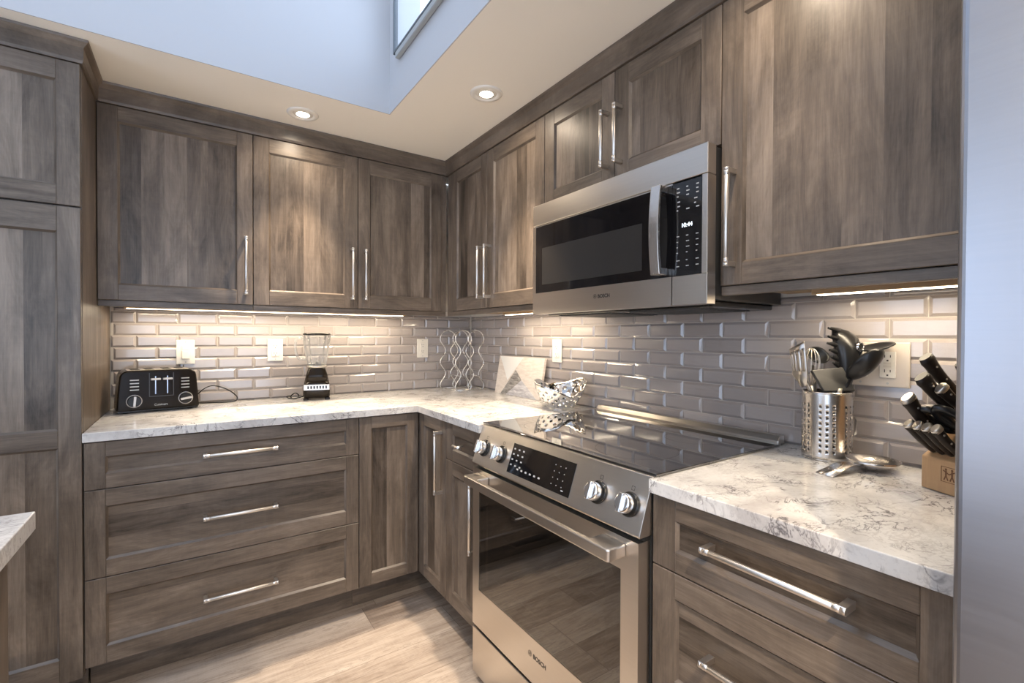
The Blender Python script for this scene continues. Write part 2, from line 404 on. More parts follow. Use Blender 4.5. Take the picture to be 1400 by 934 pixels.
# drywall behind tile
TT = 0.008
wbk = struct('wall_back', MB().box((ROOM_X0, TT, 0), (0.15, 0.15, ZC)), WALLP)
wrt = struct('wall_right', MB().box((TT, ROOM_Y0, 0), (0.15, TT, ZC)), WALLP)
wl = MB(); bz0, bz1 = 0.25, 2.15; SIDE = ((-5.3, -3.05), (-2.15, -1.0))  # unseen pier between the side windows, added to dim the refrigerator's reflection
ycut = [ROOM_Y0, -5.3, -3.05, -2.15, -1.0, 0.15]
for a, b in ((ycut[0], ycut[1]), (ycut[2], ycut[3]), (ycut[4], ycut[5])): wl.box((ROOM_X0-0.15, a, 0), (ROOM_X0, b, ZC))
for a, b in SIDE: wl.box((ROOM_X0-0.15, a, 0), (ROOM_X0, b, bz0)); wl.box((ROOM_X0-0.15, a, bz1), (ROOM_X0, b, ZC))
struct('wall_left', wl, WALLP)
xw = ROOM_X0-0.08
for n_, (a, b) in enumerate(SIDE):
    w4 = MB()
    for q in (a, (a+b)/2, b): w4.box((xw-0.03, q-0.03, bz0), (xw+0.03, q+0.03, bz1))
    w4.box((xw-0.03, a, bz0), (xw+0.03, b, bz0+0.06)); w4.box((xw-0.03, a, bz1-0.06), (xw+0.03, b, bz1))
    win4 = struct('window_%d' % (4+n_), w4, FRAMEP); MB().box((xw-0.004, a, bz0), (xw+0.004, b, bz1)).build('glass', PANE, win4)
wf = MB(); ax0, ax1, az0, az1 = -3.4, -0.4, 0.25, 2.15
wf.box((ROOM_X0-0.15, ROOM_Y0-0.15, 0), (ax0, ROOM_Y0, ZC)); wf.box((ax1, ROOM_Y0-0.15, 0), (0.15, ROOM_Y0, ZC))
wf.box((ax0, ROOM_Y0-0.15, 0), (ax1, ROOM_Y0, az0)); wf.box((ax0, ROOM_Y0-0.15, az1), (ax1, ROOM_Y0, ZC))
struct('wall_front', wf, WALLP)
w2 = MB(); yw = ROOM_Y0-0.08
for a in (ax0, ax0+1.0, ax1-1.0, ax1): w2.box((a-0.03, yw-0.03, az0), (a+0.03, yw+0.03, az1))
w2.box((ax0, yw-0.03, az0), (ax1, yw+0.03, az0+0.06)); w2.box((ax0, yw-0.03, az1-0.06), (ax1, yw+0.03, az1))
win2 = struct('window_2', w2, FRAMEP); MB().box((ax0, yw-0.004, az0), (ax1, yw+0.004, az1)).build('glass', PANE, win2)
# skylight well
struct('wall_well_back', MB().box((WX0-0.1, WY, ZC+0.12), (WX+0.1, WY+0.1, WZ)).box((WX0, WY-0.004, ZC), (WX, WY, ZC+0.12)), WELLP)
wr_ = MB(); wy1, wy2, wz1, wz2 = -0.790, -1.75, 2.40, 3.35
wr_.box((WX, wy1, ZC+0.12), (WX+0.1, WY, WZ)); wr_.box((WX, WY0, ZC+0.12), (WX+0.1, wy2, WZ))
wr_.box((WX, wy2, ZC+0.12), (WX+0.1, wy1, wz1)); wr_.box((WX, wy2, wz2), (WX+0.1, wy1, WZ))
wr_.box((WX-0.004, WY0, ZC), (WX, WY-0.004, ZC+0.12))
struct('wall_well_right', wr_, WELLP)
struct('wall_well_left', MB().box((WX0-0.1, WY0, ZC+0.12), (WX0, WY, WZ)), WELLP)
struct('wall_well_front', MB().box((WX0-0.1, WY0-0.1, ZC+0.12), (WX+0.1, WY0, WZ)), WELLP)
w1 = MB(); t = 0.011; fx0, fx1 = WX-0.020, WX-0.002
w1.box((fx0, wy1-t, wz1), (fx1, wy1, wz2)); w1.box((fx0, wy2, wz1), (fx1, wy2+t, wz2))
w1.box((fx0, wy2+t, wz1), (fx1, wy1-t, wz1+t)); w1.box((fx0, wy2+t, wz2-t), (fx1, wy1-t, wz2))
win1 = struct('window_1', w1, FRAMEP, bevel=0.002)
MB().box((WX-0.020, wy2-0.02, wz1-0.026), (WX-0.001, wy1-0.024, wz1-0.001)).build('window_sill', FRAMEG, win1, bevel=0.003)
MB().box((WX-0.016, wy2+t, wz1+t), (WX-0.010, wy1-t, wz2-t)).build('glass', PANE, win1)
w3 = MB()
for a in (WX0, (WX0+WX)/2-0.03, WX-0.06): w3.box((a, WY0, WZ), (a+0.06, WY, WZ+0.06))
w3.box((WX0, WY0, WZ), (WX, WY0+0.06, WZ+0.06)); w3.box((WX0, WY-0.06, WZ), (WX, WY, WZ+0.06))
win3 = struct('window_3', w3, FRAMEP); MB().box((WX0, WY0, WZ+0.025), (WX, WY, WZ+0.032)).build('glass', PANE, win3)

# backsplash tiles: bevelled running bond
CZ = 0.914; TP, TL = 0.0536, 0.155
def tiles(axis, a_lo, a_hi, z_hi, ofs):
    mb = MB(); g = 0.0009; bv = 0.0080; ht = 0.0062
    for k in range(9):
        z0 = CZ+k*TP; z1 = min(z0+TP, z_hi)
        if z1-z0 < 0.012: continue
        o = ofs[k % 2]; n0 = math.floor((a_lo-o)/TL)-1
        for i in range(n0, n0+40):
            a0 = max(o+i*TL, a_lo); a1 = min(o+(i+1)*TL, a_hi)
            if a1-a0 < 0.012: continue
            A0, A1, Z0, Z1 = a0+g, a1-g, z0+g, z1-g
            tl = (R.uniform(-1, 1)*0.0009, R.uniform(-1, 1)*0.0009)
            b_in = min(bv, (a1-a0)*0.3)
            P = lambda a, d, z: (a, TT-0.001-d, z) if axis == 'y' else (TT-0.001-d, a, z)
            base = [P(A0,0.001,Z0), P(A1,0.001,Z0), P(A1,0.001,Z1), P(A0,0.001,Z1)]
            zb = min(bv, (z1-z0)*0.3)
            top = [P(A0+b_in,ht+tl[0]+tl[1],Z0+zb), P(A1-b_in,ht-tl[0]+tl[1],Z0+zb), P(A1-b_in,ht-tl[0]-tl[1],Z1-zb), P(A0+b_in,ht+tl[0]-tl[1],Z1-zb)]
            u = (R.random()*50, R.random()*50)
            mb.quad(top, [u]*4)
            for q in range(4):
                mb.quad([base[q], base[(q+1) % 4], top[(q+1) % 4], top[q]], [u]*4)
    P = lambda a, d, z: (a, TT-d, z) if axis == 'y' else (TT-d, a, z)
    mb.quad([P(a_lo,0.002,CZ), P(a_hi,0.002,CZ), P(a_hi,0.002,z_hi), P(a_lo,0.002,z_hi)], None, 1)
    return mb
XP = -1.798                                    # right side of the tall cabinet
tiles('y', XP+0.001, 0.0, 1.361, (-0.083, -0.005)).build('tile_backsplash', [TILE, GROUT], wbk)
tiles('x', -2.55, -0.0, 1.361, (-0.055, -0.133)).build('tile_backsplash', [TILE, GROUT], wrt)

# ------------------------------------------------------------------ cabinet builders
FY, FX = -0.620, -0.620          # base door faces
UY, UX = -0.330, -0.335          # wall cabinet door faces
def mapper(axis, face):
    if axis == 'y': return lambda a, d, z: Vector((a, face+d, z))
    return lambda a, d, z: Vector((face+d, a, z))
def bar_handle(parent, axis, face, a, z, L, vertical, off=0.034, r=0.0066):
    P = mapper(axis, face); mb = MB()
    e = (lambda t: P(a, -off, z+t)) if vertical else (lambda t: P(a+t, -off, z))
    q = (lambda t, d: P(a, -d, z+t)) if vertical else (lambda t, d: P(a+t, -d, z))
    h = L/2
    mb.tube([e(-h+0.010), e(h-0.010)], r, 14)
    for s in (-1, 1):
        mb.tube([e(s*h), e(s*(h-0.006))], r*1.03, 14); mb.tube([e(s*(h-0.008)), e(s*(h-0.020))], r*1.03, 14)
        c0 = q(s*(h-0.006), 0.0); c1 = q(s*(h-0.006), off+0.004); w = 0.0066
        lo = Vector([min(c0[i], c1[i]) for i in range(3)]); hi = Vector([max(c0[i], c1[i]) for i in range(3)])
        for i in range(3):
            if hi[i]-lo[i] < 1e-6: lo[i] -= w; hi[i] += w
        mb.box(lo, hi)
    return mb.build('handle', NICKEL, parent, bevel=0.0008)
def shaker(parent, name, axis, a0, a1, z0, z1, face, fw=0.058, fz=None, th=0.020, rec=0.008, gap=0.0015, grain='v', mids=()):
    fz = fz or fw; P = mapper(axis, face); A = 0 if axis == 'y' else 1
    a0 += gap; a1 -= gap; z0 += gap; z1 -= gap
    m = MB()
    B = lambda x0, x1, y0, y1, g, d0=0.0, d1=th: m.box(P(x0, d0, y0), P(x1, d1, y1), g)
    B(a0, a0+fw, z0, z1, 2); B(a1-fw, a1, z0, z1, 2)
    cuts = [(z0+fz, None)]; edges = [z0+fz] + [c for mm in mids for c in mm] + [z1-fz]
    B(a0+fw, a1-fw, z0, z0+fz, A); B(a0+fw, a1-fw, z1-fz, z1, A)
    for lo, hi in mids: B(a0+fw, a1-fw, lo, hi, A)
    ch = 0.006
    wins = [(edges[i], edges[i+1]) for i in range(0, len(edges), 2)]
    for lo, hi in wins:
        o = [P(a0+fw, 0.0002, lo), P(a1-fw, 0.0002, lo), P(a1-fw, 0.0002, hi), P(a0+fw, 0.0002, hi)]
        n = [P(a0+fw+ch, rec, lo+ch), P(a1-fw-ch, rec, lo+ch), P(a1-fw-ch, rec, hi-ch), P(a0+fw+ch, rec, hi-ch)]
        for k in range(4):
            kk = STAVE*R.randint(0, 900)+0.03; L = (o[(k+1) % 4]-o[k]).length
            m.quad([o[k], o[(k+1) % 4], n[(k+1) % 4], n[k]], [(kk, 0), (kk, L), (kk+ch, L), (kk+ch, 0)])
    d = m.build(name, WOOD, parent, bevel=0.0012)
    for lo, hi in wins:
        pm = MB(); g = 2 if grain == 'v' else A
        p0 = P(a0+fw-0.003, rec, lo-0.003); p1 = P(a1-fw+0.003, rec+0.006, hi+0.003)
        pm.box(p0, p1, g, stave=True); pm.build('panel', WOOD, d)
    return d
def carcass(parent, lo, hi, mats=WOOD, grain=2, name='carcass'):
    return MB().box(lo, hi, grain).build(name, mats, parent)

ZT, ZD, ZV = 2.120, 1.372, 1.348        # door top, door bottom, light rail bottom
def wall_unit(label, axis, a0, a1, z0, rail=True, fill=None):
    face = UY if axis == 'y' else UX; P = mapper(axis, face)
    base = P((a0+a1)/2, 0.15, z0)
    t = thing('wall_cabinet', label, 'cabinet', base)
    D = -face-0.002
    carcass(t, P(a0+0.0008, 0.021, z0+(0.0005 if rail else 0.001)), P(a1-0.0008, D, ZT))
    if rail:
        MB().box(P(a0+0.0008, 0.006, ZV), P(a1-0.0008, 0.024, ZD-0.0005), 0 if axis == 'y' else 1).build('light_rail', WOOD, t, bevel=0.001)
        MB().box(P(a0+0.02, 0.03, z0-0.004), P(a1-0.02, D-0.01, z0+0.0004)).build('underside', RAW, t)
    return t

# wall cabinets, back wall
XA, XB, XC = -1.277, -0.820, -0.368
c = wall_unit('grey-brown wall cabinet with one wide door above the toaster', 'y', XP+0.001, XA, ZD)
d = shaker(c, 'door', 'y', XP+0.001, XA, ZD, ZT, UY, 0.060, 0.059); bar_handle(d, 'y', UY, -1.306, 1.540, 0.250, True)
c = wall_unit('two-door wall cabinet above the blender, handles at its middle', 'y', XA, UX-0.001, ZD)
d = shaker(c, 'door', 'y', XA, XB, ZD, ZT, UY, 0.062, 0.063); bar_handle(d, 'y', UY, -0.852, 1.540, 0.250, True)
d = shaker(c, 'door', 'y', XB, XC, ZD, ZT, UY, 0.058, 0.066); bar_handle(d, 'y', UY, -0.789, 1.540, 0.250, True)
MB().box((XC+0.001, UY+0.008, ZD), (UX-0.001, UY+0.020, ZT), 2).build('filler_strip', WOOD, c)
# wall cabinets, right wall
R0, R1, R2, R3, R4, R5 = -0.392, -0.758, -1.203, -1.579, -1.961, -2.518
c = wall_unit('two-door wall cabinet between the room corner and the microwave', 'x', R2, UY+0.0, ZD)
MB().box((UX+0.008, R0+0.001, ZD), (UX+0.020, UY-0.001, ZT), 2).build('filler_strip', WOOD, c)
d = shaker(c, 'door', 'x', R1, R0, ZD, ZT, UX, 0.057, 0.062); bar_handle(d, 'x', UX, -0.726, 1.545, 0.250, True)
d = shaker(c, 'door', 'x', R2, R1, ZD, ZT, UX, 0.058, 0.062); bar_handle(d, 'x', UX, -0.790, 1.545, 0.250, True)
c = wall_unit('short two-door wall cabinet directly above the microwave', 'x', R4, R2, 1.748, rail=False)
d = shaker(c, 'door', 'x', R3, R2, 1.748, ZT, UX, 0.058); bar_handle(d, 'x', UX, -1.549, 1.898, 0.190, True)
d = shaker(c, 'door', 'x', R4, R3, 1.748, ZT, UX, 0.060); bar_handle(d, 'x', UX, -1.609, 1.898, 0.190, True)
c = wall_unit('wall cabinet with a single tall door between microwave and refrigerator', 'x', R5, R4, ZD)
d = shaker(c, 'door', 'x', R5, R4, ZD, ZT, UX, 0.058, 0.056); bar_handle(d, 'x', UX, -1.998, 1.545, 0.250, True)

# tall pantry
PX0 = -2.360
t = thing('pantry_cabinet', 'tall floor-to-ceiling grey-brown pantry cabinet at the left of the counter', 'cabinet', ((PX0+XP)/2, -0.30, 0))
carcass(t, (PX0, FY+0.021, 0.100), (XP-0.0005, -0.001, ZT))
MB().box((PX0, -0.525, 0.001), (XP-0.002, -0.505, 0.0995), 0).build('toe_kick', WOOD, t)
shaker(t, 'door', 'y', PX0, XP, 1.655, ZT, FY, 0.057, 0.062)
shaker(t, 'door', 'y', PX0, XP, 0.101, 1.652, FY, 0.057, 0.080, mids=((0.870, 0.928),))

# crown mouldings
def crown(name, pts, mats=WOOD):
    # pts: plan polyline of the front face; board hangs behind it
    m = MB(); prof = [(0.0, ZT+0.001), (-0.003, ZT+0.010), (-0.004, ZT+0.050), (-0.016, ZT+0.066), (-0.018, ZC-0.001), (0.02, ZC-0.001), (0.02, ZT+0.001)]
    pts = [Vector((x, y, 0)) for x, y in pts]; rings = []
    for i, p in enumerate(pts):
        def nrm(a, b): d = (b-a).normalized(); return Vector((d.y, -d.x, 0))   # outward
        ns = []
        if i > 0: ns.append(nrm(pts[i-1], p))
        if i < len(pts)-1: ns.append(nrm(p, pts[i+1]))
        n = ns[0] if len(ns) == 1 else (ns[0]+ns[1])/(1+ns[0].dot(ns[1]))
        rings.append([p-n*d+Vector((0,0,z)) for d, z in prof])
    for i in range(len(rings)-1):
        L = (pts[i+1]-pts[i]).length; k = STAVE*R.randint(0, 900)+0.005; s = R.random()*9
        for j in range(len(prof)):
            j2 = (j+1) % len(prof)
            m.quad([rings[i][j], rings[i+1][j], rings[i+1][j2], rings[i][j2]], [(k+j*0.01, s), (k+j*0.01, s+L), (k+j*0.01+0.01, s+L), (k+j*0.01+0.01, s)])
    m.quad(rings[0]); m.quad(rings[-1][::-1])
    return struct(name, m, mats, bevel=0)
crown('trim_1', [(PX0, FY-0.004), (XP+0.006, FY-0.004), (XP+0.006, UY-0.0085)])
crown('trim_2', [(XP+0.008, UY-0.006), (UX-0.006, UY-0.006), (UX-0.006, R5)])

# base cabinets
ZB, ZBT = 0.128, 0.881
Z12, Z23 = 0.7195, 0.4214
XL = -0.898
t = thing('base_cabinet', 'base cabinet with three wide drawers below the toaster', 'cabinet', ((XP+XL)/2, -0.3, 0))
carcass(t, (XP+0.001, FY+0.021, ZB), (XL-0.0005, -0.001, ZBT))
MB().box((XP+0.002, -0.515, 0.001), (XL-0.0005, -0.497, ZB-0.0005), 0).build('toe_kick', WOOD, t)
xm = -1.344
d = shaker(t, 'drawer', 'y', XP+0.002, XL, Z12, ZBT-0.001, FY, 0.054, 0.050, grain='h'); bar_handle(d, 'y', FY, xm, 0.797, 0.245, False)
d = shaker(t, 'drawer', 'y', XP+0.002, XL, Z23, Z12, FY, 0.054, 0.057, grain='h'); bar_handle(d, 'y', FY, xm, 0.567, 0.245, False)
d = shaker(t, 'drawer', 'y', XP+0.002, XL, ZB, Z23, FY, 0.054, 0.058, grain='h'); bar_handle(d, 'y', FY, xm, 0.268, 0.245, False)

YC = -0.908
t = thing('corner_cabinet', 'corner base cabinet with two doors meeting at the inside corner', 'cabinet', (-0.3, -0.3, 0))
m = MB(); m.prism([(XL+0.0005, -0.001), (XL+0.0005, FY+0.021), (FX+0.021, FY+0.021), (FX+0.021, YC+0.0005), (-0.001, YC+0.0005), (-0.001, -0.001)], ZB, ZBT)
m.build('carcass', WOOD, t)
m = MB(); m.box((XL+0.0005, -0.515, 0.001), (-0.50, -0.497, ZB-0.0005), 0); m.box((-0.515, YC+0.0005, 0.001), (-0.497, -0.515, ZB-0.0005), 1); m.build('toe_kick', WOOD, t)
shaker(t, 'door', 'y', XL, FX-0.002, ZB, ZBT-0.001, FY, 0.054, 0.052)
d = shaker(t, 'door', 'x', YC, FY-0.002, ZB, ZBT-0.001, FX, 0.054, 0.052); bar_handle(d, 'x', FX, -0.868, 0.700, 0.268, True)
YR1, YR0 = -1.204, -1.976                      # range opening
t = thing('base_cabinet', 'narrow base cabinet with a small drawer over a door, left of the range', 'cabinet', (-0.3, (YC+YR1)/2, 0))
carcass(t, (FX+0.021, YR1+0.001, ZB), (-0.001, YC-0.0005, ZBT))
MB().box((-0.515, YR1+0.001, 0.001), (-0.497, YC-0.0005, ZB-0.0005), 1).build('toe_kick', WOOD, t)
d = shaker(t, 'drawer', 'x', YR1+0.001, YC, Z12+0.006, ZBT-0.001, FX, 0.056, 0.045, grain='h')
k = MB(); k.tube([(FX, -1.056, 0.804), (FX-0.026, -1.056, 0.804)], 0.0045, 12); k.tube([(FX-0.030, -1.085, 0.804), (FX-0.030, -1.027, 0.804)], 0.0058, 14); k.build('knob', NICKEL, d)
d = shaker(t, 'door', 'x', YR1+0.001, YC, ZB, Z12+0.006, FX, 0.056, 0.056); bar_handle(d, 'x', FX, -1.170, 0.560, 0.268, True)
YE = -2.518
t = thing('base_cabinet', 'base cabinet with drawers below the knife block, right of the range', 'cabinet', (-0.3, (YR0+YE)/2, 0))
carcass(t, (FX+0.021, YE, ZB), (-0.001, YR0-0.001, ZBT))
MB().box((-0.515, YE, 0.001), (-0.497, YR0-0.001, ZB-0.0005), 1).build('toe_kick', WOOD, t)
ym = -2.250
d = shaker(t, 'drawer', 'x', YE, YR0-0.001, Z12, ZBT-0.001, FX, 0.060, 0.045, grain='h'); bar_handle(d, 'x', FX, ym, 0.812, 0.255, False)
d = shaker(t, 'drawer', 'x', YE, YR0-0.001, Z23, Z12, FX, 0.060, 0.057, grain='h'); bar_handle(d, 'x', FX, ym, 0.583, 0.255, False)
d = shaker(t, 'drawer', 'x', YE, YR0-0.001, ZB, Z23, FX, 0.060, 0.057, grain='h'); bar_handle(d, 'x', FX, ym, 0.275, 0.255, False)

# countertops
CE = -0.634; CT = 0.031
m = MB(); m.prism([(XP+0.001, -0.0005), (XP+0.001, CE), (CE, CE), (CE, YR1), (-0.0005, YR1), (-0.0005, -0.0005)][::-1], CZ-CT, CZ)
tag(m.build('countertop', QUARTZ, bevel=0.002, seg=2), 'L-shaped white quartz countertop with grey veins, under the toaster and blender', 'countertop')
m = MB(); m.box((CE, YE-0.004, CZ-CT), (-0.0005, YR0, CZ))
tag(m.build('countertop', QUARTZ, bevel=0.002, seg=2), 'short white quartz countertop with grey veins between range and refrigerator', 'countertop')
# island
m = MB(); m.box((-2.75, -2.60, CZ-0.034), (-1.733, -1.485, CZ))
tag(m.build('countertop', QUARTZ, bevel=0.002, seg=2), 'pale quartz island countertop, only one corner showing at the left edge', 'countertop')
t = thing('island_cabinet', 'grey-brown island cabinet under the countertop corner at the left edge', 'cabinet', (-2.2, -2.0, 0))
carcass(t, (-2.70, -2.56, 0.10), (-1.778, -1.525, CZ-0.035)); MB().box((-2.66, -2.52, 0.001), (-1.85, -1.60, 0.0995)).build('toe_kick', WOOD, t)
MB().box((-1.7775, -2.56, 0.10), (-1.760, -1.525, CZ-0.035), 2).build('end_panel', WOOD, t, bevel=0.001)

# ------------------------------------------------------------------ lights
def downlight(x, y, label, power=DOWN_W, beam=62, spill=7):
    t = thing('recessed_downlight', label, 'ceiling light', (x, y, ZC), group=None)
    MB().lathe([(0.040, -0.001), (0.044, -0.006), (0.060, -0.005), (0.064, -0.0006), (0.064, 0.0)], (x, y, ZC), 36).build('trim_ring', WHITEP, t)
    MB().lathe([(0.041, -0.0015), (0.036, -0.0035), (0.026, -0.004)], (x, y, ZC), 32).build('gimbal', WHITEP, t)
    MB().lathe([(0.0265, -0.0035), (0.012, -0.005), (0.0, -0.005)], (x, y, ZC), 24).build('lamp_face', LAMP, t)
    light('downlight_beam', 'SPOT', (x, y, ZC-0.012), power, WARM, (0,0,0), spot_size=math.radians(beam), spot_blend=1.0, shadow_soft_size=0.022)
    if spill: light('downlight_spill', 'SPOT', (x, y, ZC-0.012), spill, WARM, (0,0,0), spot_size=math.radians(165), spot_blend=1.0, shadow_soft_size=0.022)
    return t
downlight(-1.102, -0.494, 'round recessed downlight in the ceiling above the back wall cabinets')
downlight(-0.537, -1.089, 'round recessed downlight in the ceiling nearest the microwave cabinet')
for i, (x, y) in enumerate(((-0.537, -2.12), (-1.35, -3.1), (-2.35, -3.1))):  # the last two are unseen, added and widened for warm front fill
    downlight(x, y, power=(12, 120, 120)[i], beam=(70, 140, 140)[i], spill=(7, 0, 0)[i], label=('recessed downlight above the range side of the aisle', 'unseen recessed downlight added behind the island end for fill light', 'unseen recessed downlight added over the island for fill light')[i])

def strip(axis, a0, a1, d, label, power):
    P = (lambda a, dd, z: Vector((a, -dd, z))) if axis == 'y' else (lambda a, dd, z: Vector((-dd, a, z)))
    t = thing('under_cabinet_light', label, 'strip light', P((a0+a1)/2, d, ZD-0.004))
    zt = ZD-0.0045
    MB().box(P(a0, d-0.020, zt-0.016), P(a1, d+0.020, zt)).build('housing', RAW, t, bevel=0.001)
    MB().box(P(a0+0.01, d-0.010, zt-0.0185), P(a1-0.01, d+0.012, zt-0.0162)).build('diffuser', DIFF, t)
    L = a1-a0
    light('strip_lamp', 'AREA', P((a0+a1)/2, d, zt-0.021), power*L, STRIP, (0,0,0) if axis == 'y' else (0,0,PI/2), shape='RECTANGLE', size=L-0.03, size_y=0.02)
strip('y', -1.74, -0.50, 0.12, 'long warm strip light under the wall cabinets on the back wall', STRIP_W)
strip('x', -1.18, -0.60, 0.12, 'warm strip light under the wall cabinet left of the microwave', STRIP_W)
strip('x', -2.50, -2.10, 0.12, 'warm strip light under the cabinet beside the refrigerator', STRIP_W)

# ------------------------------------------------------------------ range
YM = (YR1+YR0)/2; y0, y1 = YR0+0.003, YR1-0.003
t = thing('range', 'stainless steel slide-in range with black glass cooktop', 'range', (-0.33, YM, 0))
m = MB()
m.box((-0.618, y0, 0.03), (-0.03, y0+0.03, 0.895)); m.box((-0.618, y1-0.03, 0.03), (-0.03, y1, 0.895))
m.box((-0.06, y0+0.03, 0.03), (-0.03, y1-0.03, 0.895)); m.box((-0.618, y0+0.03, 0.03), (-0.06, y1-0.03, 0.20)); m.box((-0.618, y0+0.03, 0.775), (-0.06, y1-0.03, 0.895))
m.build('body', DGREY, t)
m = MB(); m.box((-0.617, y0+0.031, 0.201), (-0.10, y1-0.031, 0.206)); m.box((-0.10, y0+0.031, 0.201), (-0.095, y1-0.031, 0.774)); m.box((-0.617, y0+0.0302, 0.206), (-0.10, y0+0.034, 0.774)); m.box((-0.617, y1-0.034, 0.206), (-0.10, y1-0.0302, 0.774))
m.build('oven_liner', ENAMEL, t)
for zr in (0.36, 0.53):
    m = MB()
    for i in range(15): yy = y0+0.05+i*(y1-y0-0.10)/14; m.tube([(-0.60, yy, zr), (-0.12, yy, zr)], 0.0022, 6)
    for xx in (-0.60, -0.36, -0.12): m.tube([(xx, y0+0.036, zr-0.004), (xx, y1-0.036, zr-0.004)], 0.0035, 6)
    m.build('oven_rack', CHROME, t)
for s in (y0+0.06, y1-0.06):
    for xx in (-0.56, -0.12): pass
for yy in (y0+0.05, y1-0.05):
    for xx in (-0.57, -0.10): MB().cyl((xx, yy, 0.0), (xx, yy, 0.03), 0.018).build('leveling_foot', BLACK, t)
# cooktop
ZG = CZ+0.0015
MB().box((-0.612, YR0-0.006, ZG), (-0.048, YR1+0.006, ZG+0.006)).build('cooktop', COOKTOP, t, bevel=0.0015, seg=2)
m = MB()
for (bx, by, r) in ((-0.46, YM-0.20, 0.115), (-0.46, YM+0.20, 0.085), (-0.20, YM-0.20, 0.085), (-0.20, YM+0.20, 0.105), (-0.20, YM, 0.06)):
    for rr in (r,): m.lathe([(rr-0.0007, 0), (rr, 0)], (bx, by, ZG+0.0063), 48)
m.build('burner_marking', plain('burner_ring', (0.05, 0.05, 0.05), 0.2), t)
m = MB(); m.prism([(-0.047, ZG+0.001), (-0.047, ZG+0.012), (-0.036, ZG+0.026), (-0.012, ZG+0.026), (-0.010, ZG+0.001)], YR0+0.002, YR1-0.002, 1)
m.build('rear_trim', STEEL, t, bevel=0.002, seg=2)
# control panel
sl = [(-0.622, 0.9125), (-0.664, 0.787), (-0.662, 0.780), (-0.620, 0.780), (-0.560, 0.80), (-0.560, 0.9125)]
cp = MB().prism([(-0.612, 0.9150), (-0.616, 0.9140), (-0.662, 0.785), (-0.660, 0.780), (-0.6185, 0.780), (-0.6185, 0.8955), (-0.590, 0.8955), (-0.590, 0.9150)], YR0+0.001, YR1-0.001, 1).build('control_panel', STEEL, t, bevel=0.0015, seg=2)
pu = Vector((0.046, 0, 0.129)).normalized(); pn = Vector((-0.129, 0, 0.046)).normalized(); pr = Vector((0, -1, 0))   # up-slope, outward, picture-right
def cpp(y, z, out=0.0): s = (z-0.785)/(0.914-0.785); return Vector((-0.662+s*0.046, y, z))+pn*out
def slab(mb, c, r, u, n, w, h, d, mi=0):
    b = [c+r*(sx*w/2)+u*(sy*h/2)+n*dd for dd in (0, d) for sx, sy in ((-1,-1),(1,-1),(1,1),(-1,1))]
    i0 = len(mb.v); mb.v += b
    for q in ((3,2,1,0),(4,5,6,7),(0,1,5,4),(1,2,6,5),(2,3,7,6),(3,0,4,7)): mb.face([i0+k for k in q], None, mi)
    return mb
dc = cpp(-1.575, 0.845)
dp = slab(MB(), dc, pr, pu, pn, 0.302, 0.094, 0.0012).build('display', BGLASS, t)
def dm(a, b, w, h): slab(MB(), dc+pr*a+pu*b, pr, pu, pn, w, h, 0.0016).build('key_symbol', GREYP, dp)
for j in range(4):
    for i in range(3): dm(-0.138+i*0.024, 0.030-j*0.017, 0.008, 0.0045)
for i in range(6): dm(-0.098+i*0.022, -0.028, 0.009, 0.005)
for j in range(4):
    for i in range(3): dm(0.070+i*0.022, 0.026-j*0.018, 0.0026, 0.0026)
dm(0.120, -0.036, 0.009, 0.003)
for yk in (-1.262, -1.368, -1.824, -1.928):
    c0 = cpp(yk, 0.842)
    kb = MB(); kb.lathe([(0.029, 0.0), (0.029, 0.004), (0.026, 0.006)], c0, 36, 0, True, pn); kb = kb.build('knob_skirt', BLACK, cp)
    k = MB(); k.lathe([(0.0235, 0.006), (0.0235, 0.026), (0.0215, 0.031), (0.018, 0.032)], c0, 36, 0, True, pn)
    slab(k, c0+pn*0.030, pr, pu, pn, 0.011, 0.044, 0.010)
    k.build('knob', KNOBS, cp, bevel=0.0012)
    m = MB(); mk = c0+pu*0.043
    slab(m, mk, pr, pu, pn, 0.009, 0.001, 0.0004); slab(m, mk-pu*0.009, pr, pu, pn, 0.009, 0.001, 0.0004); slab(m, mk-pu*0.0045+pr*0.0045, pr, pu, pn, 0.001, 0.010, 0.0004); slab(m, mk-pu*0.0045-pr*0.0045, pr, pu, pn, 0.001, 0.010, 0.0004)
    m.build('burner_symbol', DARKMARK, cp)
# oven door
od0, od1 = y0+0.002, y1-0.002; ZO0, ZO1 = 0.203, 0.768; gy0, gy1, gz0, gz1 = -1.918, -1.252, 0.338, 0.690
FO = -0.660
m = MB()
m.box((FO, od0, ZO0), (-0.622, od1, gz0)); m.box((FO, od0, gz1), (-0.622, od1, ZO1)); m.box((FO, od0, gz0), (-0.622, gy0, gz1)); m.box((FO, gy1, gz0), (-0.622, od1, gz1))
door = m.build('oven_door', STEEL, t)
MB().box((FO+0.0008, gy0-0.001, gz0-0.001), (FO+0.005, gy1+0.001, gz1+0.001)).build('window', OVENG, door)
m = MB()
for (a, b, c2, d2) in ((gy0, gy0+0.055, gz0, gz1), (gy1-0.035, gy1, gz0, gz1), (gy0+0.055, gy1-0.035, gz0, gz0+0.035), (gy0+0.055, gy1-0.035, gz1-0.03, gz1)): m.box((FO+0.0055, a, c2), (FO+0.007, b, d2))
m.build('window_border', BROWNB, door)
MB().box((-0.640, od0, ZO1+0.0005), (-0.6225, od1, 0.7795)).build('vent_gap', BLACKM, t)
h = MB(); HZ, HX, HI = 0.741, -0.720, 0.036
ha, hb = od0+HI, od1-HI
h.prism([(HX+0.004, ha), (HX, ha+0.006), (HX, hb-0.006), (HX+0.004, hb), (FO-0.0002, hb), (FO-0.0002, hb-0.075), (HX+0.016, hb-0.075), (HX+0.016, ha+0.075), (FO-0.0002, ha+0.075), (FO-0.0002, ha)], HZ-0.016, HZ+0.014)
